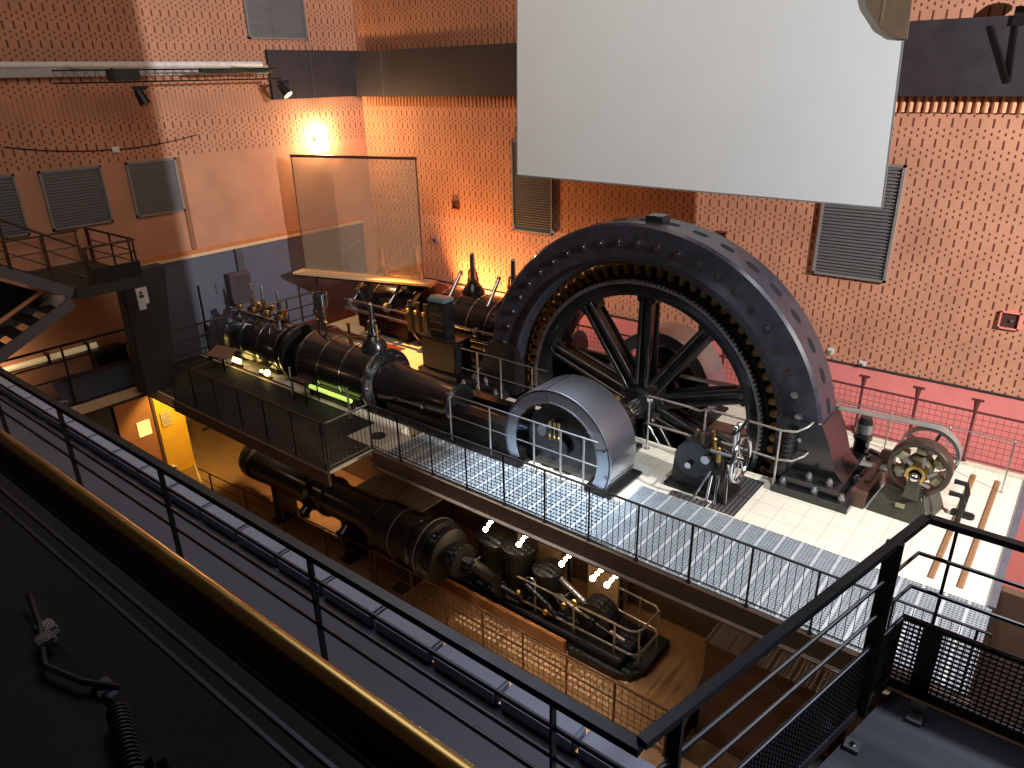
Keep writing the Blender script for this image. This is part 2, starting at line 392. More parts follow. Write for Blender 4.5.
# galvanised plank walkway: every plank open between its bars
b = MB(); e = MB()
def planks(x0, x1, y0, y1, pitch, rung, nb, w=.297):
    n = int(round((x1 - x0) / w)); w = (x1 - x0) / n
    for k in range(n):
        xa = x0 + k * w
        e.box((xa, y0, -.035), (xa + .045, y1, .004)); 
        for j in range(1, nb):
            xx = xa + .045 + (w - .045) * j / nb; b.box((xx - .011, y0, -.03), (xx + .011, y1, -.002))
    yy = y0
    while yy < y1: b.box((x0, yy, -.5 * pitch), (x1, yy + rung, -.003)); yy += pitch
planks(-10.3, -5.5, 8.46, 9.73, .1, .05, 4); planks(-5.5, .04, 8.46, 10.44, .055, .036, 5)
w1 = thing('grating_walkway', 'pale galvanised plank walkway with bright edges running past the wheel', 'walkway', (-5, 9, 0))
b.build('grating', GALV, w1); e.build('plank_edge', GALVW, w1)
w2 = thing('grating_walkway', 'dark unlit grating walkway in front of the black cylinders', 'walkway', (-13.4, 8.3, 0))
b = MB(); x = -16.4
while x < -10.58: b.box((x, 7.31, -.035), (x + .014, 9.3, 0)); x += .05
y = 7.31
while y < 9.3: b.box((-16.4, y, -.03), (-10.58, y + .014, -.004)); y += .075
b.build('grating', mat('unlit_grating', (.075, .075, .08), .5, .4), w2)  # grating darkened in its colour where the walkway is unlit
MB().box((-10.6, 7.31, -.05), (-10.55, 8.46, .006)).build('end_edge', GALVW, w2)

# ------------------------------------------------------------------ things on the walls
def scr():
    y = 14.3; BL, BR, TR, TL = (-11.352, 4.754), (-3.103, 4.685), (-3.318, 9.3), (-11.246, 9.3)
    t = thing('projection_screen', 'large blank white projection screen hung in front of the brick wall', 'screen', (-7.2, y, 4.7))
    MB().prism([BL, BR, TR, TL], lambda a, c: (a, y, c), (0, .02, 0)).build('cloth', SCREEN, t)
    MB().bar((BL[0], y + .01, BL[1]), (BR[0], y + .01, BR[1]), .03, .03).build('bottom_batten', SCRB, t)
    MB().bar((BL[0], y + .01, BL[1]), (TL[0], y + .01, TL[1]), .025, .025, (0, 1, 0)).build('edge_strip', SCRB, t)
    MB().bar((BR[0], y + .01, BR[1]), (TR[0], y + .01, TR[1]), .025, .025, (0, 1, 0)).build('edge_strip', SCRB, t)
    MB().cyl((BL[0] - .2, y + .05, 9.4), (TR[0] + .2, y + .05, 9.4), .11, n=18).build('roller', SCRB, t)
    for x in (-10, -4.5): MB().cyl((x, y + .05, 9.45), (x, y + .05, 11.5), .01, n=6).build('suspension_wire', DSTEEL, t)
scr()
def louvre(label, axis, a0, a1, z0, z1, group='grey panels on the brick walls'):
    n = max(6, int((z1 - z0) / .07))
    if axis == 'x':
        t = thing('louvre_panel', label, 'wall panel', ((a0 + a1) / 2, YW, z0), group)
        f = lambda u, v, w: (u, YW - w, v)
    else:
        t = thing('louvre_panel', label, 'wall panel', (XW, (a0 + a1) / 2, z0), group)
        f = lambda u, v, w: (XW + w, u, v)
    def bx(b, u0, u1, v0, v1, d0, d1):
        p, q = Vector(f(u0, v0, d0)), Vector(f(u1, v1, d1))
        b.box([min(i, j) for i, j in zip(p, q)], [max(i, j) for i, j in zip(p, q)])
    b = MB(); s = .05
    bx(b, a0, a1, z0, z0 + s, 0, .07); bx(b, a0, a1, z1 - s, z1, 0, .07); bx(b, a0, a0 + s, z0, z1, 0, .07); bx(b, a1 - s, a1, z0, z1, 0, .07)
    b.build('frame', LOUVF, t)
    b = MB(); bx(b, a0 + s, a1 - s, z0 + s, z1 - s, .0, .02)
    for k in range(n):
        zz = z0 + s + (z1 - z0 - 2 * s) * (k + .5) / n; bx(b, a0 + s, a1 - s, zz - .012, zz + .02, .02, .05)
    b.build('slats', LOUV, t)
louvre('brown-lit grey panel below the screen\'s left corner', 'x', -12.84, -11.48, 2.98, 5.4)
louvre('tall grey panel below the screen\'s right corner', 'x', -4.62, -3.16, 2.94, 5.25)
louvre('grey wall panel half cut by the left picture edge', 'y', 4.6, 5.98, 3.92, 5.24)
louvre('dark grey wall panel behind the landing railing, middle of the row', 'y', 6.46, 7.82, 3.92, 5.24)
louvre('grey panel beside the brown shadow strip, half in light', 'y', 8.4, 9.66, 3.92, 5.24)
louvre('grey panel above the dark beam on the left brick wall', 'y', 12.3, 14.2, 8.02, 9.9)
def niche(label, x, z, w, m):
    t = thing('wall_box', label, 'wall box', (x, YW, z))
    b = MB()
    for lo, hi in [((x - w, YW - .05, z - w), (x + w, YW, z - w + .03)), ((x - w, YW - .05, z + w - .03), (x + w, YW, z + w)), ((x - w, YW - .05, z - w), (x - w + .03, YW, z + w)), ((x + w - .03, YW - .05, z - w), (x + w, YW, z + w))]: b.box(lo, hi)
    b.build('rim', m, t)
    MB().box((x - w + .03, YW - .02, z - w + .03), (x + w - .03, YW, z + w - .03)).build('recess', mat('dark_recess', (.06, .02, .012), .8), t)
    MB().cyl((x + w * .2, YW - .045, z), (x + w * .2, YW - .02, z), .03, n=10).build('socket', DSTEEL, t)
niche('coral framed square wall niche near the right edge', -.93, 2.55, .17, DADO)
niche('small dark red square box peeping over the stator rim', -6.73, 3.49, .12, mat('dark_red_frame', (.25, .06, .03), .6))
niche('small dark red square box on the orange lit brick', -15.02, 3.5, .13, mat('dark_red_frame', (.25, .06, .03), .6))
t = thing('wall_sensor', 'small round mauve sensor low on the orange lit brick', 'sensor', (-15.94, YW, 2.35))
MB().cyl((-15.94, YW, 2.35), (-15.94, YW - .06, 2.35), .11, n=18).build('body', mat('mauve_plastic', (.3, .2, .3), .4), t)
MB().cyl((-15.94, YW - .06, 2.35), (-15.94, YW - .085, 2.35), .05, n=14).build('lens', STEEL, t)
t = thing('junction_box', 'small white junction box with sagging cable on left brick wall', 'junction box', (XW, 8.25, 5.55))
MB().box((XW, 8.17, 5.49), (XW + .06, 8.33, 5.62), .006).build('body', WHITE, t)
MB().tube([(XW + .02, 8.2 - .25 * k, 5.56 + .012 * k * k / 4) for k in range(10)], .012, 6).build('cable', RUBBER, t)
MB().tube([(XW + .02, 8.3 + .3 * k, 5.55 + .004 * k * k) for k in range(8)], .012, 6).build('cable', RUBBER, t)
for lab, p in (('small white bracket above the coral dado, nearer the wheel', (-4.0, 1.27)), ('tiny white bracket above the coral dado, right of its twin', (-3.32, 1.12))):
    t = thing('wall_bracket', lab, 'bracket', (p[0], YW, p[1]))
    MB().box((p[0] - .07, YW - .02, p[1] - .07), (p[0] + .07, YW, p[1] + .07), .004).build('plate', WHITE, t)
    MB().cyl((p[0], YW - .02, p[1]), (p[0], YW - .1, p[1]), .03, n=10).build('stud', STEEL, t)
# bright wall lamp in the left corner
t = thing('wall_lamp', 'glaring up-and-down wall lamp on the left brick wall', 'lamp', (XW, 14.15, 5.35))
MB().box((XW, 14.0, 5.25), (XW + .06, 14.3, 5.5), .01).build('back_plate', DSTEEL, t)
MB().box((XW + .06, 14.02, 5.33), (XW + .2, 14.28, 5.42), .01).build('housing', DSTEEL, t)
MB().cyl((XW + .2, 14.15, 5.42), (XW + .2, 14.15, 5.74), .17, n=18).build('upper_glass', LAMPG, t)
MB().cyl((XW + .2, 14.15, 5.33), (XW + .2, 14.15, 5.05), .17, n=18).build('lower_glass', LAMPG, t)
# shadow on the screen's upper right corner, built as a tan panel
t = thing('screen_shadow', 'tan fabric baffle with a slanted edge over screen\'s upper right corner', 'shadow_panel', (-3.6, 14.2, 7.4))
MB().prism([(-4.03, 8.74), (-3.902, 8.008), (-3.853, 7.889), (-3.582, 7.55), (-3.362, 7.421), (-3.16, 7.394), (-3.233, 8.74)], lambda a, c: (a, 14.255, c), (0, .035, 0)).build('body', TAN, t)
MB().box((-3.62, 14.25, 7.6), (-3.57, 14.255, 8.74)).build('pale_streak', mat('pale_tan_streak', (.17, .12, .07), .8), t)
MB().cyl((-3.5, 14.21, 8.7), (-3.5, 14.21, 9.4), .012, n=8).build('added_hanger', DSTEEL, t)
# V bracket and lamp, top right
t = thing('lamp_bracket', 'black V-shaped bracket with a lamp head at the top right', 'bracket', (-1.8, 15.6, 6.7))
MB().bar((-2.2, 15.70, 7.59), (-1.76, 15.69, 6.7), .05, .03).bar((-1.76, 15.69, 6.7), (-1.84, 15.70, 7.61), .05, .03).build('arm', NEARBLACK, t)
MB().cyl((-1.67, 15.7, 7.93), (-1.6, 15.6, 7.86), .11, n=16).build('lamp_head', BLACKM, t)
MB().box((-1.92, 15.68, 7.58), (-1.72, 15.72, 7.86)).build('fixing_plate', NEARBLACK, t)
# lighting truss with spotlights
t = thing('lighting_truss', 'thin black lattice truss running along the left brick wall', 'truss', (-17.8, 9.3, 7.05))
y0, y1, X0 = 6.9, 12.4, -17.8
for xx, zz in ((X0, 7.28), (X0 + .1, 7.03), (X0 - .1, 7.03)):
    MB().cyl((xx, y0, zz), (xx, y1, zz), .018, n=8).build('chord', BLACKM, t)
b = MB(); k = 0; yy = y0
while yy < y1 - .1:
    b.bar((X0, yy, 7.28), (X0 + .1, yy + .11, 7.03), .01, .01).bar((X0 + .1, yy + .11, 7.03), (X0, yy + .22, 7.28), .01, .01)
    b.bar((X0 - .1, yy, 7.03), (X0 + .1, yy + .11, 7.03), .01, .01); yy += .22
b.build('lacing', mat('rust_lacing', (.10, .03, .015), .5), t)
for yy in (7.6, 11.6): MB().bar((X0, yy, 7.28), (XW + .1, yy, 7.35), .03, .03).build('wall_tie', DUCT, t)
t2 = thing('ballast_box', 'square dark box clamped on the truss', 'box', (-17.7, 8.3, 7.1))
MB().box((-17.79, 7.98, 7.06), (-17.55, 8.62, 7.3), .01).build('case', mat('dark_green_grey', (.03, .034, .03), .5), t2)
MB().box((-17.56, 8.0, 7.04), (-17.54, 8.05, 7.32)).build('strap', BLACKM, t2)
t2 = thing('cable_bundle', 'dark cable bundle lying on the truss near the beam', 'cable', (-17.8, 10.9, 7.2))
b = MB()
for k in range(4): b.tube([(-17.82 + .03 * k, 10.2 + .25 * j, 7.24 + .03 * math.sin(j * 1.3 + k)) for j in range(9)], .035, 8)
b.build('cable', mat('dark_green_cable', (.02, .03, .018), .6), t2)
def spot(label, x, y, z, tilt, yaw):
    t = thing('spotlight', label, 'spotlight', (x, y, z), 'spotlights hung from the truss')
    MB().box((x - .05, y - .16, z + .17), (x + .05, y + .16, z + .24), .01).build('clamp', BLACKM, t)
    MB().tube([(x, y - .13, z), (x, y - .14, z + .13), (x, y, z + .2), (x, y + .14, z + .13), (x, y + .13, z)], .014, 6).build('yoke', BLACKM, t)
    d = Vector((math.cos(yaw) * math.cos(tilt), math.sin(yaw) * math.cos(tilt), -math.sin(tilt)))
    p = Vector((x, y, z))
    MB().cyl(p - d * .16, p + d * .16, .1, .13, 18).cyl(p - d * .2, p - d * .16, .06, .1, 14).build('can', BLACKM, t)
    MB().cyl(p + d * .155, p + d * .165, .115, n=18).build('lens', mat('dark_lens', (.02, .017, .03), .4), t)
spot('black spotlight hanging under the truss below the square box', -17.7, 8.62, 6.7, rad(65), rad(30))
spot('mauve-lit spotlight at the truss end near the dark beam', -17.7, 12.45, 6.75, rad(50), rad(20))
# ------------------------------------------------------------------ alternator and flywheel
CX, CZ = -6.75, .55
def ring_pt(a, r, y): return (CX + r * math.cos(rad(a)), y, CZ + r * math.sin(rad(a)))
def alternator():
    t = thing('alternator_stator', 'huge black stator ring standing around the spoked flywheel', 'alternator', (CX, 12.6, 0))
    YF, YB, RO, RI = 12.15, 13.02, 3.83, 3.03
    prof = [(RI, YF + .16), (RI + .06, YF + .05), (RI + .14, YF), (RO - .05, YF), (RO, YF + .05), (RO, YB - .05), (RO - .05, YB), (RI + .14, YB), (RI, YB - .16)]
    MB().lathe(prof, (CX, 0, CZ), (0, 1, 0), 160, -8.5, 188.5, (1, 0, 0), closed=True).build('ring', STATOR, t)
    MB().lathe([(3.09, YF - .03), (3.16, YF - .03), (3.16, YF + .02), (3.09, YF + .02)], (CX, 0, CZ), (0, 1, 0), 140, -8, 188, (1, 0, 0), closed=True).build('bore_lip', BLACKM, t)
    plug = MB().cyl((0, -.03, 0), (0, .02, 0), .07, n=14).cyl((0, -.05, 0), (0, -.03, 0), .045, n=12).build('face_bolt', STEEL, t, origin=(0, 0, 0))
    first = True
    for a in range(6, 178, 7):
        p = Vector(ring_pt(a, 3.45, YF)) - Vector(t['_base'])
        if first: plug.location = p; first = False
        else: dup_part(plug, p)
    a = 14; port = None
    while a < 176:
        p = Vector(ring_pt(a, RO - .02, 12.58)) - Vector(t['_base'])
        if port is None:
            port = MB().lathe([(0, .024), (.07, .024), (.072, .03), (.09, .026), (.092, 0)], (0, 0, 0), (0, 0, 1), 18).build('rim_port', mat('port_black', (.002, .002, .003), .9), t, origin=(0, 0, 0))
            port.scale = (1.7, .9, 1); q = port
        else: q = dup_part(port)
        q.location = p; q.rotation_euler = (0, rad(90 - a), 0)
        a += 8.6
    for sx in (1, -1):
        b = MB()
        b.prism([(3.2, .0), (4.5, .0), (4.5, .1), (4.44, .16), (3.26, .16), (3.2, .1)], lambda u, w, s=sx: (CX + s * u, 11.66, w), (0, 1.86 if sx > 0 else 1.45, 0))
        b.prism([(3.35, .15), (4.36, .15), (4.3, .32), (3.35, .32)], lambda u, w, s=sx: (CX + s * u, 11.78, w), (0, 1.6 if sx > 0 else 1.25, 0))
        b.prism([(3.0, .1), (4.28, .3), (4.1, .5), (3.93, 1.0), (3.78, 1.3), (3.0, 1.3)], lambda u, w, s=sx: (CX + s * u, 12.1, w), (0, .97, 0))
        b.build('mounting_foot', BLACK if sx > 0 else BLACKM, t)
        for u, yy, zz in ((3.35, 11.78, .17), (4.35, 11.78, .17), (3.9, 11.78, .17), (4.38, 12.6, .17), (3.75, 11.9, .33), (4.1, 11.9, .33)):
            MB().cyl((CX + sx * u, yy, zz - .02), (CX + sx * u, yy, zz + .07), .06, n=8).cyl((CX + sx * u, yy, zz + .07), (CX + sx * u, yy, zz + .12), .035, n=10).build('foot_bolt', DSTEEL, t)
    MB().box((CX - .02, 12.4, CZ + RO - .03), (CX + .34, 12.75, CZ + RO + .12), .02).build('lifting_block', BLACK, t)
    b = MB()
    for k in range(5): b.lathe([(.1, .0), (.13, .02), (.1, .04)], (CX + 3.28, 12.02, .62 + k * .09), (0, 0, 1), 14, closed=True)
    b.cyl((CX + 3.28, 12.02, .55), (CX + 3.28, 12.02, 1.1), .1, n=14).build('coil_spring', BLACKM, t)
    MB().box((CX + 3.55, 12.135, 1.02), (CX + 3.75, 12.15, 1.12)).build('name_plate', mat('worn_brass_plate', (.22, .17, .1), .4, .6), t)
alternator()
def flywheel():
    t = thing('flywheel_rotor', 'black ten-spoked flywheel with copper coils inside the stator ring', 'flywheel', (CX, 12.7, CZ))
    Y0 = 12.4
    MB().lathe([(2.34, 12.5), (2.36, 12.42), (2.44, Y0), (2.6, Y0), (2.6, 13.15), (2.5, 13.2), (2.34, 13.15)], (CX, 0, CZ), (0, 1, 0), 128, closed=True).build('rim', BLACK, t)
    b = MB(); n = 180
    b.lathe([(2.6, Y0 - .02), (2.645, Y0 - .02), (2.645, Y0 + .06), (2.6, Y0 + .06)], (CX, 0, CZ), (0, 1, 0), 128, closed=True)
    for k in range(n):
        a = 360 * k / n; p = Vector(ring_pt(a, 2.655, Y0 + .015)); b.obox(p, (.05, .075, .042), (0, rad(-a), 0))
    b.build('barring_teeth', DSTEEL, t)
    MB().lathe([(2.645, 12.6), (2.73, 12.6), (2.73, 12.9), (2.98, 12.92), (2.98, 13.0), (2.645, 13.05)], (CX, 0, CZ), (0, 1, 0), 96, closed=True).build('pole_ring', BLACKM, t)
    base = None
    for k in range(72):
        a = 5 * k
        if base is None:
            m = MB(); m.box((-.12, -.2, -.07), (.12, .2, .07), .03); base = m.build('copper_coil', COPPER, t, origin=(0, 0, 0)); q = base
        else: q = dup_part(base)
        q.location = Vector(ring_pt(a, 2.86, 12.78)) - Vector(t['_base']); q.rotation_euler = (0, rad(-a), 0)
    clip = None
    for k in range(72):
        a = 5 * k + 2.5
        if clip is None:
            m = MB(); m.box((-.03, -.03, -.1), (.03, .03, .1), .008); clip = m.build('coil_clip', mat('bright_copper', (.75, .48, .16), .25, 1., .15), t, origin=(0, 0, 0)); q = clip
        else: q = dup_part(clip)
        q.location = Vector(ring_pt(a, 2.985, 12.56)) - Vector(t['_base']); q.rotation_euler = (0, rad(-a), 0)
    sp = None
    for k in range(10):
        a = 18 + 36 * k
        if sp is None:
            m = MB()      # spoke along local +X, two round ribs joined by a web
            for s in (-1, 1):
                m.cyl((.42, -.03, s * .115), (2.36, -.03, s * .09), .062, .05, 14)
                m.cyl((.42, .3, s * .115), (2.36, .3, s * .09), .062, .05, 14)
            m.box((.42, .0, -.1), (2.36, .28, .1))
            m.box((2.18, -.05, -.2), (2.37, .34, .2), .03)
            sp = m.build('spoke', BLACK, t, origin=(0, 0, 0)); q = sp
        else: q = dup_part(sp)
        q.location = Vector((CX, 12.6, CZ)) - Vector(t['_base']); q.rotation_euler = (0, rad(-a), 0)
    b = MB().lathe([(0, 12.42), (.3, 12.42), (.34, 12.48), (.36, 12.52), (.52, 12.55), (.55, 12.6), (.55, 13.0), (.36, 13.05), (.36, 13.2), (0, 13.2)], (CX, 0, CZ), (0, 1, 0), 48)
    b.build('hub', BLACK, t)
    bolt = None
    for k in range(10):
        p = Vector(ring_pt(36 * k, .45, 12.52)) - Vector(t['_base'])
        if bolt is None: bolt = MB().cyl((0, -.05, 0), (0, .05, 0), .04, n=6).build('hub_bolt', STEEL, t, origin=(0, 0, 0)); q = bolt
        else: q = dup_part(bolt)
        q.location = p
    MB().cyl((CX, 10.2, CZ), (CX, 12.5, CZ), .21, n=28).build('shaft', STEEL, t)
    MB().cyl((CX, 13.1, CZ), (CX, 13.9, CZ), .21, n=28).build('shaft', STEEL, t)
    MB().lathe([(.5, 13.24), (.52, 13.24), (.52, 13.38), (.5, 13.38)], (CX, 0, CZ), (0, 1, 0), 40, closed=True).cyl((CX, 13.26, CZ), (CX, 13.36, CZ), .5, n=40).build('belt_pulley', DSTEEL, t)
flywheel()
def crank_guard(label, cx, yf, yb, cz, R, name='crank_guard'):
    t = thing('crank_guard', label, 'crank guard', (cx, (yf + yb) / 2, 0), 'crank guards either side of the wheel')
    lo = -math.degrees(math.asin(min(.99, (cz - .02) / R)))
    MB().lathe([(R - .02, yf), (R, yf + .015), (R, yb - .015), (R - .02, yb), (R - .045, yb), (R - .045, yf)], (cx, 0, cz), (0, 1, 0), 96, lo, 180 - lo, (1, 0, 0), closed=True).build('steel_hood', BSTEEL, t)
    MB().lathe([(R * .775, yf), (R - .01, yf), (R - .01, yf + .03), (R * .775, yf + .03)], (cx, 0, cz), (0, 1, 0), 96, lo, 180 - lo, (1, 0, 0), closed=True).build('front_face', BSTEEL, t)
    MB().lathe([(R * .775 - .012, yf - .012), (R * .775 + .012, yf - .012), (R * .775 + .012, yf + .02), (R * .775 - .012, yf + .02)], (cx, 0, cz), (0, 1, 0), 96, lo, 180 - lo, (1, 0, 0), closed=True).build('inner_rim', STEEL, t)
    for a in (100, 8, -14):
        MB().bar((cx + (R + .005) * math.cos(rad(a)), yf + .01, cz + (R + .005) * math.sin(rad(a))), (cx + (R + .005) * math.cos(rad(a)), yb - .01, cz + (R + .005) * math.sin(rad(a))), .02, .012).build('seam_strip', STEEL, t)
    p = lambda a, r: (cx + r * math.cos(rad(a)), yf - .006, cz + r * math.sin(rad(a)))
    MB().bar(p(100, R * .79), p(100, R), .012, .012).build('joint', BLACKM, t)
    MB().bar(p(18, R * .78), p(18, R), .03, .012).build('joint', BLACKM, t)
    for a in (18, -10):
        MB().cyl((cx + R * .93 * math.cos(rad(a)), yf - .05, cz + R * .93 * math.sin(rad(a))), (cx + R * .93 * math.cos(rad(a)), yf, cz + R * .93 * math.sin(rad(a))), .035, n=12).build('clamp_knob', STEEL, t)
    MB().box((cx + R * .55, yf - .1, 0), (cx + R * 1.06, yb + .15, .07), .015).build('sole_plate', BLACKM, t)
    MB().cyl((cx, yf + .22, cz), (cx, yf + .5, cz), R * .68, n=48).cyl((cx, yf + .1, cz), (cx, yf + .22, cz), .2, n=24).build('crank_disc', BLACK, t)
    MB().cyl((cx - .35, yf + .05, cz + .3), (cx - .35, yf + .3, cz + .3), .11, n=18).build('crank_pin', DSTEEL, t)
    for k in range(3):
        x = cx - .2 + k * .1
        MB().cyl((x, yf + .12, cz + .12), (x, yf + .12, cz + .5), .012, n=8).cyl((x, yf + .12, cz + .42), (x, yf + .12, cz + .52), .03, n=10).ball((x, yf + .12, cz + .2), .035, 10).build('oil_cup', BRASS, t)
crank_guard('shiny steel crank guard ring in front of the flywheel', -6.96, 9.76, 10.66, .55, 1.205)
crank_guard('dim crank guard ring seen through the flywheel spokes', -6.86, 13.46, 14.3, .6, 1.24)
def bearing():
    t = thing('main_bearing', 'black pedestal bearing with brass rings between guard and wheel', 'bearing', (CX, 11.3, 0))
    MB().box((CX - .55, 10.95, 0), (CX + .55, 11.75, .1), .02).prism([(-.45, .1), (.45, .1), (.3, .5), (-.3, .5)], lambda u, w: (CX + u, 11.05, w), (0, .6, 0)).build('pedestal', BLACK, t)
    MB().lathe([(.22, 11.0), (.38, 11.02), (.4, 11.1), (.4, 11.6), (.38, 11.68), (.22, 11.7)], (CX, 0, CZ), (0, 1, 0), 40).build('cap', BLACK, t)
    for yy in (10.95, 11.75): MB().lathe([(.21, yy - .04), (.3, yy - .04), (.33, yy), (.3, yy + .04), (.21, yy + .04)], (CX, 0, CZ), (0, 1, 0), 36, closed=True).build('brass_ring', BRASS, t)
    for s in (-1, 1): MB().cyl((CX + s * .12, 11.35, CZ + .38), (CX + s * .12, 11.35, CZ + .6), .05, n=14).cyl((CX + s * .12, 11.35, CZ + .6), (CX + s * .12, 11.35, CZ + .64), .07, n=14).build('oiler', BRASS, t)
bearing()

# ------------------------------------------------------------------ steam engines
def valve_bonnet(t, x, y, z0, z1, r, sm=STEEL):
    h = z1 - z0
    MB().lathe([(0, 0), (r, 0), (r * .96, h * .12), (r * .55, h * .3), (r * .42, h * .34), (0, h * .34)], (x, y, z0), (0, 0, 1), 24).build('valve_bonnet', BLACK, t)
    b = MB().cyl((x, y, z0 + h * .3), (x, y, z1), r * .24, r * .2, 16).cyl((x, y, z0 + h * .36), (x, y, z0 + h * .42), r * .5, n=16).cyl((x, y, z0 + h * .62), (x, y, z0 + h * .66), r * .34, n=14).ball((x, y, z1), r * .2, 10)
    b.build('valve_spindle', sm, t)
    for s in (-1, 1):
        MB().cyl((x + s * r * .5, y, z0 + h * .25), (x + s * r * .42, y, z0 + h * .6), r * .09, n=8).cyl((x + s * r * .5, y, z0 + h * .2), (x + s * r * .5, y, z0 + h * .3), r * .16, n=8).build('spring_rod', BRASS, t)
def lever_set(t, x, y, z, k):
    rr = random.Random(k)
    MB().cyl((x, y, z), (x, y, z + .38), .05, .03, 12).cyl((x, y, z), (x, y, z + .06), .11, n=14).build('valve_post', BRASS if k % 2 else DSTEEL, t)
    MB().bar((x - .16, y - .1, z + .3), (x + .2, y + .02, z + .36 + .12 * rr.random()), .03, .05).cyl((x - .16, y - .14, z + .3), (x - .16, y - .06, z + .3), .045, n=12).build('lever', STEEL, t)
    MB().cyl((x - .16, y - .1, z + .3), (x - .2, y - .3, z - .3), .014, n=8).build('pull_rod', STEEL, t)
    MB().lathe([(0, 0), (.06, .0), (.075, .04), (.06, .12), (.03, .14), (0, .15)], (x + .12, y, z + .3), (0, 0, 1), 14).build('dashpot', BRASS, t)
def steam_engine(label, ay, front, hp, lp, az, rh, rl):
    t = thing('steam_engine', label, 'steam engine', ((hp[0] + lp[1]) / 2, ay, 0))
    # high-pressure cylinder
    for (x0, x1), r, nm in ((hp, rh, 'high_pressure_cylinder'), (lp, rl, 'low_pressure_cylinder')):
        MB().lathe([(0, x0 - .12), (r * .55, x0 - .12), (r * .62, x0 - .06), (r * .95, x0 - .05), (r, x0), (r, x1), (r * .97, x1 + .03), (r * .8, x1 + .06), (r * .72, x1 + .1), (0, x1 + .1)], (0, ay, az), (1, 0, 0), 48).build(nm, BLACK, t)
        n = 4
        for k in range(n):
            xx = x0 + (x1 - x0) * k / (n - 1)
            MB().lathe([(r + .002, xx - .02), (r + .014, xx - .02), (r + .014, xx + .02), (r + .002, xx + .02)], (0, ay, az), (1, 0, 0), 48, closed=True).build('cladding_band', STEEL, t)
        MB().box((x0 + .05, ay - r * .93, .18), (x1 - .05, ay + r * .93, az + .12), .03).build('steam_chest', BLACK, t)
        MB().box((x0 + .05, ay - r * .95, az + .12), (x1 - .05, ay - r * .9, az + .15)).build('chest_moulding', DSTEEL, t)
        for xx in (x0 + .35, x1 - .35): MB().box((xx - .18, ay - r * .8, 0), (xx + .18, ay + r * .8, .2), .02).build('saddle', BLACKM, t)
    # distance piece and end flange
    a, c = hp[1], lp[0]
    MB().lathe([(rh * .7, a), (rh * .62, a + .15), (rh * .62, c - .3), (rh * .9, c - .25)], (0, ay, az), (1, 0, 0), 40).build('distance_piece', BLACKM, t)
    MB().lathe([(0, a + .16), (rl * .5, a + .17), (rl * .98, a + .3), (rl * 1.02, a + .4), (rl * 1.02, a + .48), (0, a + .5)], (0, ay, az), (1, 0, 0), 48).build('end_cover', BLACK, t)
    # cover bolts on the end facing the crank
    bolt = None
    for k in range(14):
        p = Vector((lp[1] + .06, ay + rl * .87 * math.cos(2 * PI * k / 14), az + rl * .87 * math.sin(2 * PI * k / 14)))
        if bolt is None: bolt = MB().cyl((-.03, 0, 0), (.05, 0, 0), .032, n=6).build('cover_bolt', STEEL, t, origin=(0, 0, 0)); q = bolt
        else: q = dup_part(bolt)
        q.location = p - Vector(t['_base'])
    # crosshead guide and bed
    g0, g1 = lp[1] + .08, -8.0
    MB().lathe([(.3, g0), (.52, g0 + .05), (.5, g0 + .3), (.44, g0 + .6), (.42, g0 + 2.1), (.46, g0 + 2.2), (.4, g0 + 2.25), (0, g0 + 2.25)], (0, ay, az), (1, 0, 0), 40).build('crosshead_guide', BLACK, t)
    MB().box((g0 + .3, ay - .42, 0), (g1 + .25, ay + .5, .34), .04).prism([(ay - .42, .3), (ay - .3, .62), (ay + .1, .62), (ay + .2, .3)], lambda y, z: (g0 + 2.0, y, z), (1.75, 0, 0)).build('bed_frame', BLACKM, t)
    MB().box((g0 - .1, ay - .62, 0), (g1 + .3, ay + .75, .06), .01).build('bed_plate', BLACKM, t)
    MB().box((g0 + .8, ay + .42, .3), (g1 + .2, ay + .72, .62), .03).build('bed_rail', BLACK, t)
    MB().cyl((g0 + 2.2, ay, az), (-7.1, ay - .1, az), .075, n=18).build('connecting_rod', STEEL, t)
    for k in range(3): MB().cyl((g0 + .7 + k * .8, ay - .45, .5), (g0 + .7 + k * .8, ay - .38, .5), .05, n=10).build('oil_plug', STEEL, t)
    if front:
        valve_bonnet(t, -12.36, ay, az + rl * .92, 2.32, .3)
        # tall steel cup
        x = -14.17
        MB().lathe([(0, 0), (.12, 0), (.1, .12), (.09, .5), (.17, .58), (.18, .88), (.165, .88), (.155, .62), (0, .6)], (x, ay, 1.42), (0, 0, 1), 28).build('steel_cup', STEEL, t)
        for s in (-1, 1): MB().cyl((x + s * .16, ay - .05, 1.3), (x + s * .14, ay - .05, 1.85), .035, .02, 10).ball((x + s * .15, ay - .05, 1.62), .06, 10).build('brass_fitting', BRASS, t)
        MB().tube([(x + .1, ay, 1.5), (x + .6, ay - .1, 1.62), (x + 1.1, ay - .1, 1.45), (x + 1.6, ay, 1.5)], .022, 8).build('oil_pipe', BRASS, t)
        for k, (xx, yy) in enumerate(((-17.5, 9.95), (-17.2, 10.3), (-16.95, 10.0), (-16.65, 10.35), (-16.35, 10.0), (-16.0, 10.3), (-15.75, 10.0))):
            lever_set(t, xx, yy, az + rh * .86, k)
        for xx in (-17.3, -16.8, -16.1): valve_bonnet(t, xx, ay + .1, az + rh * .9, 2.02, .17, DSTEEL)
        MB().cyl((-17.6, 9.86, 1.42), (-15.6, 9.86, 1.42), .025, n=10).build('lay_shaft', STEEL, t)
        MB().tube([(-17.45, ay - .1, 1.9), (-17.47, ay - .1, 2.15), (-17.42, ay - .1, 2.2)], .012, 8).build('oil_pipe', STEEL, t)
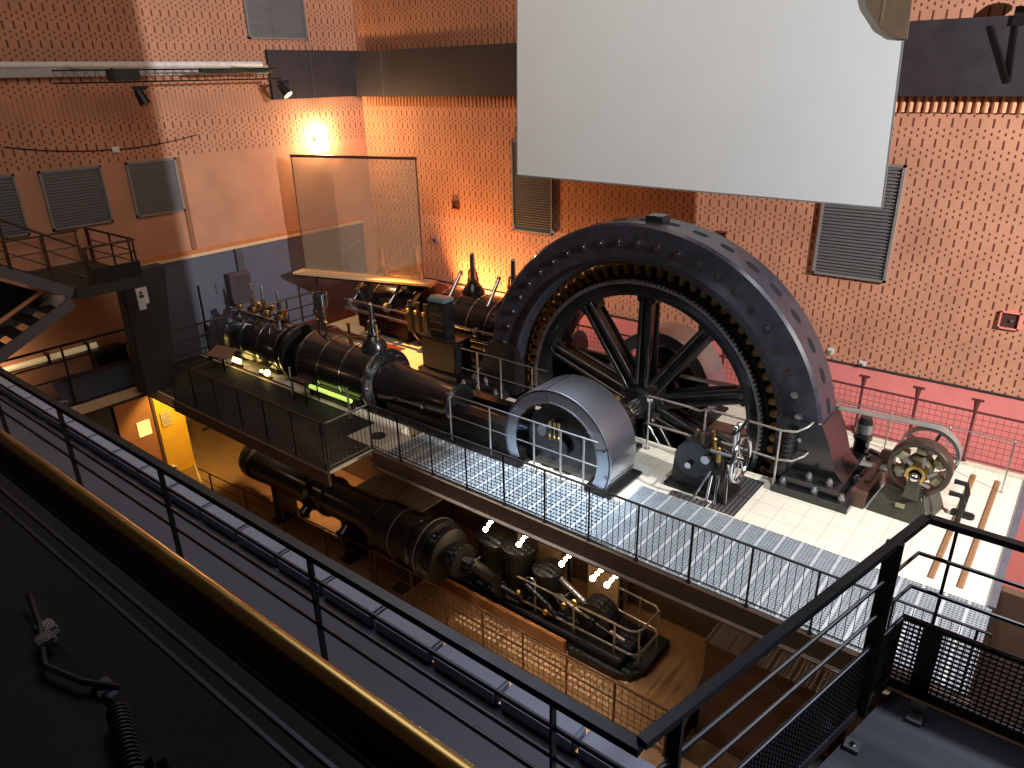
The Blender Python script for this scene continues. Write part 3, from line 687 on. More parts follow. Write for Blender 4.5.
        MB().cyl((-13.35, ay + .1, 1.2), (-13.35, ay + .1, 1.62), .035, n=10).ball((-13.35, ay + .1, 1.66), .055, 10).build('brass_fitting', BRASS, t)
        MB().cyl((-13.05, ay - .1, 1.22), (-13.05, ay - .1, 1.42), .06, .03, 12).build('brass_fitting', BRASS, t)
    else:
        for xx, z1 in ((-14.75, 2.62), (-12.62, 2.7), (-11.25, 2.72), (-16.2, 2.4)):
            valve_bonnet(t, xx, ay + .1, az + (rl if xx > -13.5 else rh) * .88, z1, .32)
        for p, q in (((-12.95, 13.02, 1.26), (-12.95, 13.85, 2.2)), ((-11.72, 13.02, 1.0), (-11.72, 13.95, 2.2)), ((-16.6, 13.02, .95), (-16.6, 13.6, 1.5)), ((-15.05, 13.02, 1.08), (-15.05, 13.6, 1.62))):
            MB().cyl(p, q, .05, n=12).ball(q, .065, 10).build('valve_rod', STEEL, t)
            MB().lathe([(.05, -.05), (.13, -.05), (.13, .05), (.05, .05)], p, (1, 0, 0), 20, closed=True).build('eccentric', DSTEEL, t)
        for z, r in ((1.04, .04), (.78, .045)): MB().cyl((-16.9, 13.02, z), (-10.95, 13.02, z), r, n=14).build('lay_shaft', STEEL, t)
        for xx in (-14.1, -13.8, -13.5):
            MB().box((xx - .1, 12.92, .6), (xx + .1, 13.1, 1.15), .02).cyl((xx, 13.0, 1.1), (xx, 13.0, 1.45), .06, n=12).build('valve_gear_box', OLIVE, t)
            MB().ball((xx, 12.9, 1.2), .06, 10).build('brass_fitting', BRASS, t)
    return t
steam_engine('black steam engine with banded cylinders nearest the walkway', 10.2, True, (-17.85, -15.5), (-14.44, -12.04), .57, .64, .74)
steam_engine('black steam engine behind, lit orange along the brick wall', 13.85, False, (-16.7, -14.5), (-13.35, -11.5), .85, .66, .86)
# ------------------------------------------------------------------ smaller machines on the engine floor
t = thing('gauge_cabinet', 'black cabinet with a bluish top on a dark block between the engines', 'cabinet', (-12.1, 12.25, 0))
MB().box((-12.8, 11.9, 0), (-11.45, 12.7, .2), .02).box((-12.7, 11.98, .2), (-11.55, 12.6, 1.02), .03).build('pedestal', NEARBLACK, t)
MB().box((-12.75, 11.93, 1.02), (-11.5, 12.65, 1.07), .01).build('pedestal_edge', BLACK, t)
MB().box((-12.45, 12.05, 1.07), (-11.9, 12.45, 1.96), .04).build('case', BLACK, t)
MB().prism([(12.05, 1.96), (12.45, 1.96), (12.42, 2.04), (12.2, 2.07), (12.07, 2.02)], lambda y, z: (-12.44, y, z), (.53, 0, 0)).build('lid', mat('blue_glossy_lid', (.09, .17, .2), .12, .1, .1, 6, coat=.6), t)
for zz in (1.25, 1.45, 1.65): MB().box((-12.36, 12.035, zz), (-12.0, 12.05, zz + .012)).build('front_slot', DSTEEL, t)
# glass display with lit ledge
gd = Vector((.958, .288, 0)); g0 = Vector((-18.1, 12.5, 1.83)); g1 = g0 + gd * 4.4
t = thing('glass_display', 'tall clear glass sheet standing on a pale lit shelf', 'glass display', tuple(g0 + Vector((2.4, .7, -1.83))))
gn = Vector((-gd.y, gd.x, 0))
def slab(a, b_, z0, z1, th): return MB().bar(Vector((a.x, a.y, (z0 + z1) / 2)), Vector((b_.x, b_.y, (z0 + z1) / 2)), th, z1 - z0)
slab(g0 + gd * .18, g0 + gd * 4.08, 1.86, 5.05, .014).build('glass_sheet', GLASS, t)
slab(g0 + gd * .15, g0 + gd * 4.11, 5.03, 5.1, .05).build('top_rail', mat('dark_bronze_rail', (.12, .06, .045), .4, .3), t)
for s in (.17, 4.09): slab(g0 + gd * (s - .012), g0 + gd * (s + .012), 1.86, 5.05, .03).build('edge_strip', mat('brown_edge', (.16, .08, .05), .4, .2), t)
slab(g0 - gd * .05 - gn * .1, g1 - gn * .1, 1.78, 1.84, .5).build('shelf', LEDGE, t)
slab(g0 - gd * .05 - gn * .1, g1 - gn * .1, 1.72, 1.78, .42).build('shelf_frame', BLACKM, t)
for s in (.5, 2.3, 4.1):
    p = g0 + gd * s; MB().cyl((p.x, p.y, 0), (p.x, p.y, 1.74), .035, n=12).cyl((p.x, p.y, 0), (p.x, p.y, .02), .1, n=14).build('leg', BLACKM, t)
for s in (1.2, 3.3):
    p = g0 + gd * s; MB().cyl((p.x, p.y, 5.08), (p.x, p.y, 10.4), .006, n=6).build('suspension_wire', DSTEEL, t)
# barring machine with handwheel
t = thing('barring_machine', 'dark barring gear with brass fittings and a shiny handwheel', 'machine', (-4.55, 11.0, 0))
MB().box((-5.2, 10.7, 0), (-4.0, 11.4, .08), .02).prism([(-5.1, .08), (-4.15, .08), (-4.3, .6), (-4.5, .95), (-4.85, 1.0), (-5.05, .7)], lambda x, z: (x, 10.8, z), (0, .5, 0)).build('housing', BLACKM, t)
MB().cyl((-4.7, 10.78, .65), (-4.7, 11.34, .65), .34, n=28).build('gear_case', BLACK, t)
for (x, y, z, r) in ((-4.62, 10.95, .98, .055), (-4.42, 11.0, .92, .065), (-4.28, 10.9, .82, .055), (-4.5, 11.12, 1.0, .05), (-4.75, 11.0, 1.0, .045)):
    MB().cyl((x, y, z - .12), (x, y, z + .1), r, r * .7, 14).ball((x, y, z + .13), r * .7, 10).build('brass_valve', BRASS if x > -4.6 else mat('dull_olive_brass', (.2, .18, .1), .35, .8), t)
MB().cyl((-4.45, 10.72, .75), (-4.45, 10.82, .75), .08, n=14).cyl((-4.75, 10.7, .55), (-4.75, 10.8, .55), .06, n=12).build('steel_cap', STEEL, t)
for y in (10.88, 11.02): MB().cyl((-4.02, y, .5), (-4.02, y, 1.42), .028, n=12).ball((-4.02, y, 1.44), .05, 10).build('steel_column', STEEL, t)
MB().bar((-4.02, 10.8, 1.36), (-4.02, 11.1, 1.36), .06, .05).cyl((-4.02, 11.06, 1.3), (-3.9, 11.06, 1.55), .03, n=10).build('crosshead', BLACK, t)
for a, c in (((-4.35, 10.78, .55), (-4.55, 10.62, .02)), ((-4.2, 10.78, .5), (-4.15, 10.6, .02)), ((-4.3, 10.72, .5), (-4.3, 10.6, .06)), ((-4.1, 10.9, .6), (-4.0, 10.7, .02))): MB().cyl(a, c, .025, n=10).build('steel_link', STEEL, t)
b = MB(); b.tube([(-3.86, 10.82 + .4 * math.cos(2 * PI * k / 36), .92 + .4 * math.sin(2 * PI * k / 36)) for k in range(36)], .032, 10, closed=True)
b.cyl((-3.9, 10.82, .92), (-3.8, 10.82, .92), .06, n=16)
for k in range(6): b.cyl((-3.86, 10.82, .92), (-3.86, 10.82 + .39 * math.cos(PI * k / 3), .92 + .39 * math.sin(PI * k / 3)), .014, n=8)
b.build('handwheel', STEEL, t)
MB().cyl((-4.4, 10.82, .92), (-3.8, 10.82, .92), .03, n=12).build('spindle', DSTEEL, t)
# guard rail by the flywheel with hooked ends
t = thing('guard_rail', 'bright tube guard rail with hooked ends at the foot of the stator', 'railing', (-4.8, 11.8, 0))
for z, n in ((1.16, 'handrail'), (.58, 'mid_rail')):
    MB().tube([(-6.15, 11.75, z), (-5.3, 11.75, z), (-5.05, 11.75, z - .02), (-4.9, 11.75, z + .07), (-4.75, 11.75, z + .05), (-3.55, 11.8, z), (-3.3, 11.86, z + .02), (-3.17, 12.0, z + .1), (-3.13, 12.14, z + .14)], .022, 10).build(n, TUBE, t)
for x in (-6.12, -4.95, -3.55): MB().cyl((x, 11.76, 0), (x, 11.76, 1.17), .022, n=12).cyl((x, 11.76, 0), (x, 11.76, .015), .06, n=14).build('post', TUBE, t)
# floor grate strip
t = thing('floor_grate', 'slatted steel floor grate strip beside the handwheel', 'grate', (-3.98, 11.2, 0))
b = MB()
for k in range(6): b.box((-4.2 + k * .078, 10.48, .001), (-4.16 + k * .078, 11.86, .02))
b.build('slats', DSTEEL, t); MB().box((-4.22, 10.47, 0), (-3.74, 11.87, .004)).box((-4.22, 11.12, .004), (-3.74, 11.16, .022)).build('frame', DARKC, t)
b = MB()
for k in range(7): b.box((-4.95 + k * .1, 10.46, .001), (-4.89 + k * .1, 10.62, .018))
t2 = thing('floor_grate', 'short dark vent grate under the barring gear at the walkway edge', 'grate', (-4.6, 10.55, 0))
b.build('slats', DSTEEL, t2); MB().box((-4.97, 10.45, 0), (-4.25, 10.63, .004)).build('frame', DARKC, t2)
# exciter dynamo
def exciter():
    t = thing('exciter_dynamo', 'small multi-pole dynamo with bronze ring on an olive stand', 'dynamo', (-1.5, 12.5, 0))
    cx, cz, y0 = -1.43, .86, 12.3
    b = MB(); A = [(-2.04, 12.03), (-1.16, 12.0), (-1.0, 12.9), (-2.0, 12.95)]; B = [(-1.86, 12.16), (-1.24, 12.14), (-1.14, 12.8), (-1.84, 12.82)]
    va = [b.bm.verts.new((x, y, 0)) for x, y in A]; vb = [b.bm.verts.new((x, y, .42)) for x, y in B]
    b.bm.faces.new(va[::-1]); b.bm.faces.new(vb)
    for i in range(4): b.bm.faces.new((va[i], va[(i + 1) % 4], vb[(i + 1) % 4], vb[i]))
    b.build('stand', OLIVE, t)
    MB().box((-1.62, 12.06, .2), (-1.48, 12.085, .28), .004).build('name_plate', mat('worn_yellow_plate', (.3, .27, .14), .5), t)
    MB().lathe([(.4, y0), (.46, y0), (.48, y0 + .03), (.48, y0 + .26), (.46, y0 + .29), (.4, y0 + .29)], (cx, 0, cz), (0, 1, 0), 64, closed=True).build('yoke_ring', BRONZE, t)
    pole = None
    for k in range(6):
        a = 30 + 60 * k
        if pole is None:
            m = MB(); m.box((-.08, 0, -.085), (.07, .24, .085), .025); pole = m.build('field_coil', mat('dull_field_coil', (.3, .27, .15), .5, .3, .25, 14), t, origin=(0, 0, 0)); q = pole
        else: q = dup_part(pole)
        q.location = Vector((cx + .325 * math.cos(rad(a)), y0 + .03, cz + .325 * math.sin(rad(a)))) - Vector(t['_base']); q.rotation_euler = (0, rad(-a), 0)
    MB().lathe([(0, y0 - .05), (.18, y0 - .05), (.21, y0), (.21, y0 + .27), (0, y0 + .29)], (cx, 0, cz), (0, 1, 0), 40).build('armature', mat('armature_winding', (.12, .1, .05), .4, .5, .3, 20), t)
    MB().lathe([(.1, y0 - .22), (.15, y0 - .22), (.15, y0 - .05), (.1, y0 - .05)], (cx, 0, cz), (0, 1, 0), 32, closed=True).build('commutator', BRASS, t)
    MB().cyl((cx, y0 - .3, cz), (cx, y0 + .9, cz), .05, n=16).ball((cx, y0 - .3, cz), .08, 12).build('shaft', STEEL, t)
    for k in range(6):
        a = rad(60 * k); MB().bar((cx + .16 * math.cos(a), y0 - .16, cz + .16 * math.sin(a)), (cx + .3 * math.cos(a + .3), y0 - .1, cz + .3 * math.sin(a + .3)), .04, .05).build('brush_holder', DSTEEL, t)
    MB().prism([(-.12, .42), (.12, .42), (.07, .86), (-.07, .86)], lambda u, w: (cx + u, y0 - .24, w), (0, .1, 0)).build('front_bearing_arm', OLIVE, t)
    MB().cyl((cx + .24, 12.12, .15), (cx + .12, 12.2, .6), .03, n=10).build('steel_strut', STEEL, t)
    b = MB().lathe([(.43, y0 + .68), (.46, y0 + .68), (.46, y0 + .9), (.43, y0 + .9)], (cx, 0, cz), (0, 1, 0), 44, closed=True).cyl((cx, y0 + .7, cz), (cx, y0 + .88, cz), .09, n=16)
    for k in range(5): b.bar((cx, y0 + .79, cz), (cx + .44 * math.cos(1.2566 * k), y0 + .79, cz + .44 * math.sin(1.2566 * k)), .04, .05)
    b.build('belt_pulley', DSTEEL, t)
    for s, yy in ((1, 12.75), (1, 12.3)):
        MB().tube([(cx + .5, yy, cz - .25), (cx + .68, yy, cz - .25), (cx + .72, yy, cz - .4), (cx + .7, yy, .1)], .045, 10).box((cx + .55, yy - .06, 0), (cx + .9, yy + .06, .1), .02).build('side_foot', BLACKM, t)
exciter()
t = thing('drive_belt', 'flat grey belt running from behind the stator to the dynamo', 'belt', (-3.5, 13.1, .8))
b = MB(); c0, r0, c1, r1, yb = Vector((-1.43, .86)), .475, Vector((-6.75, .55)), .56, 13.09
pts = [(c0.x + r0 * math.cos(rad(a)), c0.y + r0 * math.sin(rad(a))) for a in range(94, -95, -9)] + [(c1.x + r1 * math.cos(rad(a)), c1.y + r1 * math.sin(rad(a))) for a in range(266, 93, -9)]
n = len(pts); c_ = Vector((-4.1, .7)); th = .012
R = []
for i, p in enumerate(pts):
    a_, c2 = pts[i - 1], pts[(i + 1) % n]; tx, tz = c2[0] - a_[0], c2[1] - a_[1]; l = math.hypot(tx, tz); nx, nz = -tz / l * th, tx / l * th
    R.append([b.bm.verts.new((p[0] + s * nx, y, p[1] + s * nz)) for s, y in ((0, yb - .1), (1, yb - .1), (1, yb + .1), (0, yb + .1))])
for i in range(n):
    A, B = R[i], R[(i + 1) % n]
    for j in range(4): b.bm.faces.new((A[j], A[(j + 1) % 4], B[(j + 1) % 4], B[j]))
b.build('belt_strap', BELT, t)
t = thing('machine_plinth', 'low brown iron plinth between the stator foot and dynamo', 'plinth', (-2.3, 12.9, 0))
MB().prism([(-2.32, 12.0), (-2.08, 12.0), (-2.02, 12.98), (-1.9, 13.5), (-2.22, 13.55)], lambda x, y: (x, y, 0), (0, 0, .3)).build('block', BROWNP, t)
MB().box((-2.22, 12.4, .3), (-2.12, 13.4, .36), .015).box((-2.2, 13.35, .3), (-1.95, 13.5, .52), .02).build('slide_rail', BROWNP, t)
t = thing('oil_pump', 'short black vertical pump behind the stator foot', 'pump', (-2.62, 13.75, 0))
MB().box((-2.9, 13.55, 0), (-2.3, 14.0, .1), .02).build('base', BLACKM, t)
MB().lathe([(0, .1), (.2, .1), (.2, .2), (.14, .24), (.14, .45), (.17, .48), (.17, .55), (.13, .58), (.13, .86), (.1, .93), (0, .94)], (-2.62, 13.75, 0), (0, 0, 1), 28).build('barrel', BLACK, t)
MB().lathe([(.132, .62), (.15, .62), (.15, .8), (.132, .8)], (-2.62, 13.75, 0), (0, 0, 1), 24, closed=True).build('steel_collar', DSTEEL, t)
MB().cyl((-2.45, 13.7, .3), (-2.2, 13.6, .3), .05, n=12).cyl((-2.2, 13.6, .3), (-2.2, 13.6, .1), .03, n=10).build('outlet_pipe', DSTEEL, t)
for lab, x in (('left brown cable cover strip on the tile floor', -.78), ('right brown cable cover strip on the tile floor', -.4)):
    t = thing('cable_cover', lab, 'cable cover', (x, 12.5, 0)); MB().prism([(-.05, 0), (.05, 0), (.025, .02), (-.025, .02)], lambda u, w: (x + u, 10.66, w), (0, 3.75, 0)).build('strip', mat('brown_cover', (.25, .13, .06), .6), t)

# ------------------------------------------------------------------ railings on the engine floor
PX = [-10.6] + [-.04 - .885 * k for k in range(11, -1, -1)]
railing('walkway_railing', 'black upright-bar railing along the walkway edge before the wheel', [(-10.6, 8.44, 0), (.1, 8.44, 0)], [(x, 8.44, 0) for x in PX], [1.0, .08], RAILB, hr=.02, pr=.017, rr=.012, bars=(.08, .99, .1), bar_mat=RAILG)
t = railing('return_railing', 'short pale-topped railing at the step in the walkway', [(-10.6, 7.35, 0), (-10.6, 8.4, 0)], [(-10.6, 7.35, 0)], [1.0, .08], RAILG, hr=.02, pr=.016, bars=(.08, .99, .1), rail_mat=DSTEEL)
railing('walkway_railing', 'brown-black bar railing before the unlit end of the walkway', [(-16.4, 7.33, 0), (-10.66, 7.33, 0)], [(-16.4 + .95 * k, 7.33, 0) for k in range(7)], [1.0, .08], RAILB, hr=.02, pr=.018, bars=(.08, .99, .1), rail_mat=RAILR)
railing('back_railing', 'dark mesh railing at the floor edge before the coral wall', [(-17.6, 14.8, .06), (0, 14.8, .06)], [(-1.03 - .98 * k, 14.8, .06) for k in range(17)], [1.02, .06], mat('dark_red_brown_rail', (.10, .02, .02), .5), hr=.022, pr=.026, post_top=1.15, mesh=(.08, 1.0, .11), bw=.006)
tt = [o for o in COL.objects if o.name.startswith('back_railing')][0]
for k in range(17): MB().box((-1.13 - .98 * k, 14.77, 1.3), (-.93 - .98 * k, 14.83, 1.33)).cyl((-1.03 - .98 * k, 14.8, 1.1), (-1.03 - .98 * k, 14.8, 1.3), .03, .055, 12).build('post_cap', mat('dark_red_cap', (.10, .02, .02), .5), tt)
railing('steel_railing', 'thin steel railing with white ball tops behind the dynamo', [(-3.3, 14.02, 0), (0, 14.02, 0)], [(-3.24 + .98 * k, 14.02, 0) for k in range(4)], [1.0], TUBE, hr=.012, pr=.013, ball=True)
railing('engine_railing', 'slim steel stanchion rail along the crank side of the engine', [(-9.6, 9.64, 0), (-5.95, 9.64, 0)], [(-9.5, 9.64, 0), (-8.44, 9.64, 0), (-7.36, 9.64, 0), (-6.75, 9.64, 0), (-6.25, 9.64, 0)], [1.08, .6], TUBE, hr=.015, pr=.022, rr=.012, rail_mat=DSTEEL)
railing('wheel_railing', 'slim steel stanchion rail at the left flank of the stator', [(-11.1, 11.75, 0), (-8.6, 11.75, 0)], [(-10.6, 11.75, 0), (-9.9, 11.75, 0), (-9.0, 11.75, 0)], [1.1, .6], TUBE, hr=.014, pr=.02, rr=.012, rail_mat=DSTEEL)
railing('end_railing', 'dark three-bar railing at the far end of the engine hall', [(-18.2, 8.0, 0), (-18.2, 14.5, 0)], [(-18.2, 8.0 + 1.3 * k, 0) for k in range(6)], [1.05, .7, .35], RAILB, hr=.02, pr=.022)
railing('corridor_railing', 'dark railing before the blue-grey recess left of the cylinders', [(-17.95, 9.5, 0), (-17.95, 10.9, 0)], [(-17.95, 9.5, 0), (-17.95, 10.9, 0)], [1.1, .75, .4], RAILB, hr=.018, pr=.02)
t = thing('wall_shadow_box', 'dull mauve box shaped from a shadow on the blue-grey wall', 'shadow_box', (XW, 10.7, 1.2))  # solid box and column built where a shadow falls on the wall
MB().box((XW + .02, 10.42, 1.16), (XW + .3, 11.08, 2.06), .02).build('cabinet', MAUVE, t)  # solid body of the wall shadow
MB().box((XW + .3, 10.48, 1.22), (XW + .31, 11.02, 2.0)).build('front_sheet', mat('dark_mauve_front', (.055, .04, .05), .8), t)
MB().box((XW, 10.85, 2.06), (XW + .1, 11.05, 2.68)).build('upper_shadow', mat('dark_grey_shadow', (.07, .07, .08), .6), t)
t = thing('tall_rod', 'tall thin dark rod standing beside the corridor railing', 'rod', (-18.25, 9.35, 0))
MB().cyl((-18.25, 9.35, 0), (-18.25, 9.35, 2.05), .028, n=10).build('rod', BLACKM, t); MB().cyl((-18.25, 9.35, 0), (-18.25, 9.35, .03), .13, n=16).cyl((-18.25, 9.35, .5), (-18.25, 9.35, .95), .06, n=12).build('base', BLACKM, t)
t = thing('display_lectern', 'low tan tilted board beside the walkway\'s far end', 'sign', (-17.1, 8.9, 0))
MB().obox((-17.0, 9.0, .55), (.75, .45, .03), (rad(18), 0, .2)).build('board', mat('dim_tan_board', (.3, .18, .12), .6), t); MB().cyl((-17.0, 9.0, 0), (-17.0, 9.0, .54), .04, n=10).build('leg', BLACKM, t)
def stool(label, x, y, z):
    t = thing('stool', label, 'stool', (x, y, z))
    MB().box((x - .28, y - .2, z + .5), (x + .28, y + .2, z + .56), .01).build('seat', BLACKM, t)
    for i in (-1, 1):
        for j in (-1, 1): MB().cyl((x + i * .25, y + j * .17, z), (x + i * .24, y + j * .16, z + .5), .016, n=8).build('leg', BLACKM, t)
    MB().cyl((x - .25, y - .17, z + .2), (x + .25, y - .17, z + .2), .012, n=8).build('stretcher', BLACKM, t)
stool('small dark stool in front of the low-pressure cylinder\'s green glow', -13.75, 9.15, 0)
t = thing('work_lamp', 'pair of small glowing yellow lamps under the far cylinder', 'lamp', (-17.0, 9.6, 0))
MB().box((-17.35, 9.4, 0), (-16.9, 9.5, .06), .01).build('bracket', BLACKM, t)
MB().obox((-17.12, 9.44, .16), (.34, .06, .12), (rad(-25), 0, 0)).build('lens', YBULB, t)
t = thing('work_lamp', 'two small glowing lamp bulbs between the two front cylinders', 'lamp', (-15.9, 9.6, 0))
MB().box((-16.1, 9.4, 0), (-15.6, 9.5, .05), .01).build('bracket', BLACKM, t)
MB().ball((-15.75, 9.44, .13), .085, 12).build('bulb', YBULB, t); MB().ball((-16.0, 9.44, .12), .045, 12).build('bulb', YBULB, t)
t = thing('tube_lamp', 'greenish-yellow light tube under the nearer cylinder', 'lamp', (-13.2, 9.45, 0))
MB().box((-13.95, 9.38, .12), (-12.35, 9.5, .17), .01).build('housing', BLACKM, t); MB().cyl((-13.9, 9.4, .24), (-12.4, 9.4, .24), .05, n=12).build('tube', GBULB, t)
for x in (-13.9, -12.4): MB().box((x - .03, 9.4, 0), (x + .03, 9.48, .14)).build('bracket', BLACKM, t)
for lab, x in (('slim white post left of the stool', -14.2), ('slim white post near the return railing', -12.1)):
    t = thing('stanchion', lab, 'post', (x, 9.1, 0)); MB().cyl((x, 9.1, 0), (x, 9.1, .75), .022, n=10).build('post', mat('pale_post', (.6, .6, .6), .4), t); MB().cyl((x, 9.1, 0), (x, 9.1, .02), .07, n=14).build('foot', BLACKM, t)
t = thing('manhole', 'round black manhole cover on the tiles by the return railing', 'lid', (-10.95, 8.9, 0))
MB().cyl((-10.95, 8.9, 0), (-10.95, 8.9, .02), .16, n=24).build('plate', BLACKM, t); MB().tube([(-11.0, 8.9, .02), (-10.98, 8.9, .04), (-10.92, 8.9, .04), (-10.9, 8.9, .02)], .008, 6).build('handle', DSTEEL, t)
# ------------------------------------------------------------------ left landing, stair flights, column
t = thing('clad_column', 'charcoal clad column below the stair landing', 'column', (-17.4, 7.5, 0))
MB().prism([(6.98, 0), (7.78, 0), (7.93, 1.6), (8.11, 3.0), (7.05, 3.0)], lambda y, z: (-17.6, y, z), (.4, 0, 0)).build('cladding', CHARC, t)
MB().box((-17.2, 6.99, 0), (-17.19, 7.04, 2.6)).build('edge_strip', BLACKM, t)
t = thing('notice', 'white paper notice on the charcoal column', 'notice', (-17.19, 7.4, 2.2))
MB().box((-17.2, 7.3, 2.2), (-17.19, 7.56, 2.6)).box((-17.2, 7.3, 2.08), (-17.19, 7.47, 2.2)).build('sheet', mat('bright_paper', (.9, .9, .95), .6), t)
MB().cyl((-17.19, 7.4, 2.48), (-17.185, 7.4, 2.48), .035, n=12).box((-17.19, 7.36, 2.36), (-17.186, 7.46, 2.43)).build('print', INK, t)
t = thing('stair_landing', 'dark steel stair landing high against the left wall', 'landing', (-17.5, 6.6, 3.1))
MB().box((XW + .01, 5.7, 3.04), (-16.2, 7.1, 3.12)).box((-16.24, 5.7, 2.9), (-16.16, 7.12, 3.12)).box((XW + .01, 5.68, 2.9), (-16.2, 5.74, 3.12)).build('deck', mat('dark_landing_steel', (.045, .042, .04), .6, .2), t)
MB().box((-16.2, 6.1, 3.12), (-16.17, 7.1, 3.45)).build('kick_panel', BLACKM, t)
MB().box((-17.3, 6.2, 3.121), (-16.9, 6.26, 3.16)).build('pale_lip', STAIRS, t)
railing('landing_railing', 'rust-brown railing around the high landing', [(-18.6, 7.09, 3.12), (-16.21, 7.09, 3.12), (-16.21, 6.05, 3.12)], [(-18.6, 7.09, 3.12), (-18.5, 7.09, 3.12), (-17.4, 7.09, 3.12), (-16.5, 7.09, 3.12), (-16.21, 7.05, 3.12), (-16.21, 6.07, 3.12)], [.78, .52, .28], RAILR, hr=.025, pr=.024, rr=.013)
def flight(label, p, q, w, sy):
    t = thing('stair_flight', label, 'stairs', p)
    p, q = Vector(p), Vector(q)
    for s in (0, w): MB().bar(p + Vector((s, 0, 0)), q + Vector((s, 0, 0)), .05, .22).build('stringer', STAIRS, t)
    b = MB(); n = int(abs(p.z - q.z) / .18) + 1
    for k in range(1, n): c = lerp(p, q, k / n); b.box((c.x, c.y - .14, c.z + .03), (c.x + w, c.y + .14, c.z + .07))
    b.build('treads', BLACKM, t)
    return t
uf = flight('grey upper stair flight coming down to the landing', (-17.3, 1.4, 5.6), (-17.3, 5.66, 3.05), 1.05, 1)
lf = flight('grey lower stair flight running down from the landing', (-17.3, 5.6, 2.86), (-17.3, -.1, .13), 1.05, -1)
MB().prism([(1.2, 5.4), (5.4, 2.95), (5.2, 2.85), (3.6, 2.1), (1.2, .95)], lambda y, z: (-17.5, y, z), (.1, 0, 0)).build('soffit_panel', mat('black_sheet', (.02, .018, .018), .7), uf)
railing('stair_railing', 'rust-brown stair railing sloping down from the left edge', [(-16.22, 1.4, 5.75), (-16.22, 6.0, 2.98)], [(-16.22, 1.4 + .66 * k, 5.75 - .3975 * k) for k in range(8)], [.95, .62, .3], RAILR, hr=.025, pr=.02, rr=.013)
railing('wall_side_railing', 'thin brown railing between the stair and left wall', [(-18.6, 4.6, 3.12), (-18.6, 6.9, 3.12)], [(-18.6, 4.6 + .75 * k, 3.12) for k in range(4)], [.75, .4], RAILR, hr=.02, pr=.018, rr=.012)
MB().prism([(5.0, 2.6), (5.4, 2.95), (5.8, 2.86), (5.75, 2.7)], lambda y, z: (-16.9, y, z), (.05, 0, 0)).build('end_panel', mat('pale_grey_sheet', (.6, .6, .6), .6), lf)
# corridor below the stairs
railing('corridor_railing', 'dark long two-bar railing in the corridor below the stairs', [(-17.95, -1, 0), (-17.95, 7.3, 0)], [(-17.95, -.5 + 1.55 * k, 0) for k in range(6)], [1.5, 1.15, .75], RAILB, hr=.03, pr=.028, rr=.022)
t = thing('light_tube', 'long pale glowing tube along the wall below the stairs', 'lamp', (XW, 4, 1.0))
MB().cyl((XW + .1, -1, 1.02), (XW + .1, 6.72, 1.08), .07, n=14).build('tube', TUBEG, t)
for y in (3.0, 4.6, 5.6, 6.5): MB().box((XW, y - .03, .95), (XW + .2, y + .03, 1.2)).build('bracket', BLACKM, t)
t = thing('blue_plinth', 'muted blue low panel along the corridor edge', 'panel', (-18.1, 6.2, 0))
MB().prism([(5.5, .02), (7.2, .02), (7.28, .7), (5.35, .62)], lambda y, z: (-18.12, y, z), (.06, 0, 0)).build('sheet', NAVY, t); MB().box((-18.13, 5.35, .66), (-18.04, 7.28, .7)).build('top_edge', mat('tan_edge', (.2, .13, .09), .6), t)
t = thing('dark_cabinet', 'black low cabinet behind the muted blue panel', 'cabinet', (-18.5, 6.8, 0)); MB().box((-18.7, 6.5, .02), (-18.3, 7.25, 1.0), .02).build('case', BLACKM, t); MB().box((-18.3, 6.55, .1), (-18.28, 7.2, .95)).build('door', BLACK, t); MB().box((-18.28, 6.62, .5), (-18.26, 6.64, .65)).build('handle', DSTEEL, t)
t = thing('folded_trestle', 'pale thin metal frame lying at the corridor floor edge', 'frame', (-17.9, 5.0, 0))
for o in (0, .18): MB().tube([(-17.75, 4.35 + o, .03), (-17.75, 5.2 + o, .05), (-17.75, 5.3 + o, .25), (-17.75, 4.5 + o, .5)], .018, 8).build('leg', mat('pale_frame', (.4, .38, .38), .4, .5), t)
MB().box((-17.82, 5.1, .0), (-17.68, 5.6, .03), .005).build('plate', mat('pale_plate', (.5, .45, .4), .5), t)

# ------------------------------------------------------------------ lower level
t = thing('main_pipe', 'long fat black pipe in stepped sections on the lower level', 'pipe', (-12.5, 8.9, ZP))
PY, PZ = 8.9, -2.2
MB().lathe([(0.0, -16.15), (0.351, -16.15), (0.491, -16.1), (0.515, -16.0), (0.515, -15.75), (0.421, -15.7), (0.421, -15.55)], (0, PY, PZ), (1, 0, 0), 40).build('end_cap', BLACKM, t)
MB().lathe([(0.421, -15.6), (0.503, -15.55), (0.503, -15.5), (0.468, -15.45), (0.468, -13.5), (0.515, -13.48), (0.515, -13.36), (0.386, -13.3), (0.386, -12.9)], (0, PY, PZ), (1, 0, 0), 40).build('pipe_section', BLACK, t)
MB().lathe([(0.386, -12.95), (0.491, -12.9), (0.491, -12.8), (0.421, -12.75), (0.421, -11.2), (0.503, -11.15), (0.503, -11.0), (0.445, -10.95)], (0, PY, PZ), (1, 0, 0), 40).build('pipe_section', BLACK, t)
MB().lathe([(0.445, -11.0), (0.55, -10.9), (0.55, -9.9), (0.608, -9.88), (0.608, -9.75), (0.55, -9.72), (0.55, -9.5), (0.643, -9.45), (0.643, -9.3), (0.526, -9.28), (0.526, -9.2), (0.0, -9.2)], (0, PY, PZ), (1, 0, 0), 40).build('pipe_section', BLACK, t)
MB().lathe([(0.661, -9.46), (0.679, -9.46), (0.679, -9.43), (0.661, -9.43)], (0, PY, PZ), (1, 0, 0), 40, closed=True).build('steel_ring', DSTEEL, t)
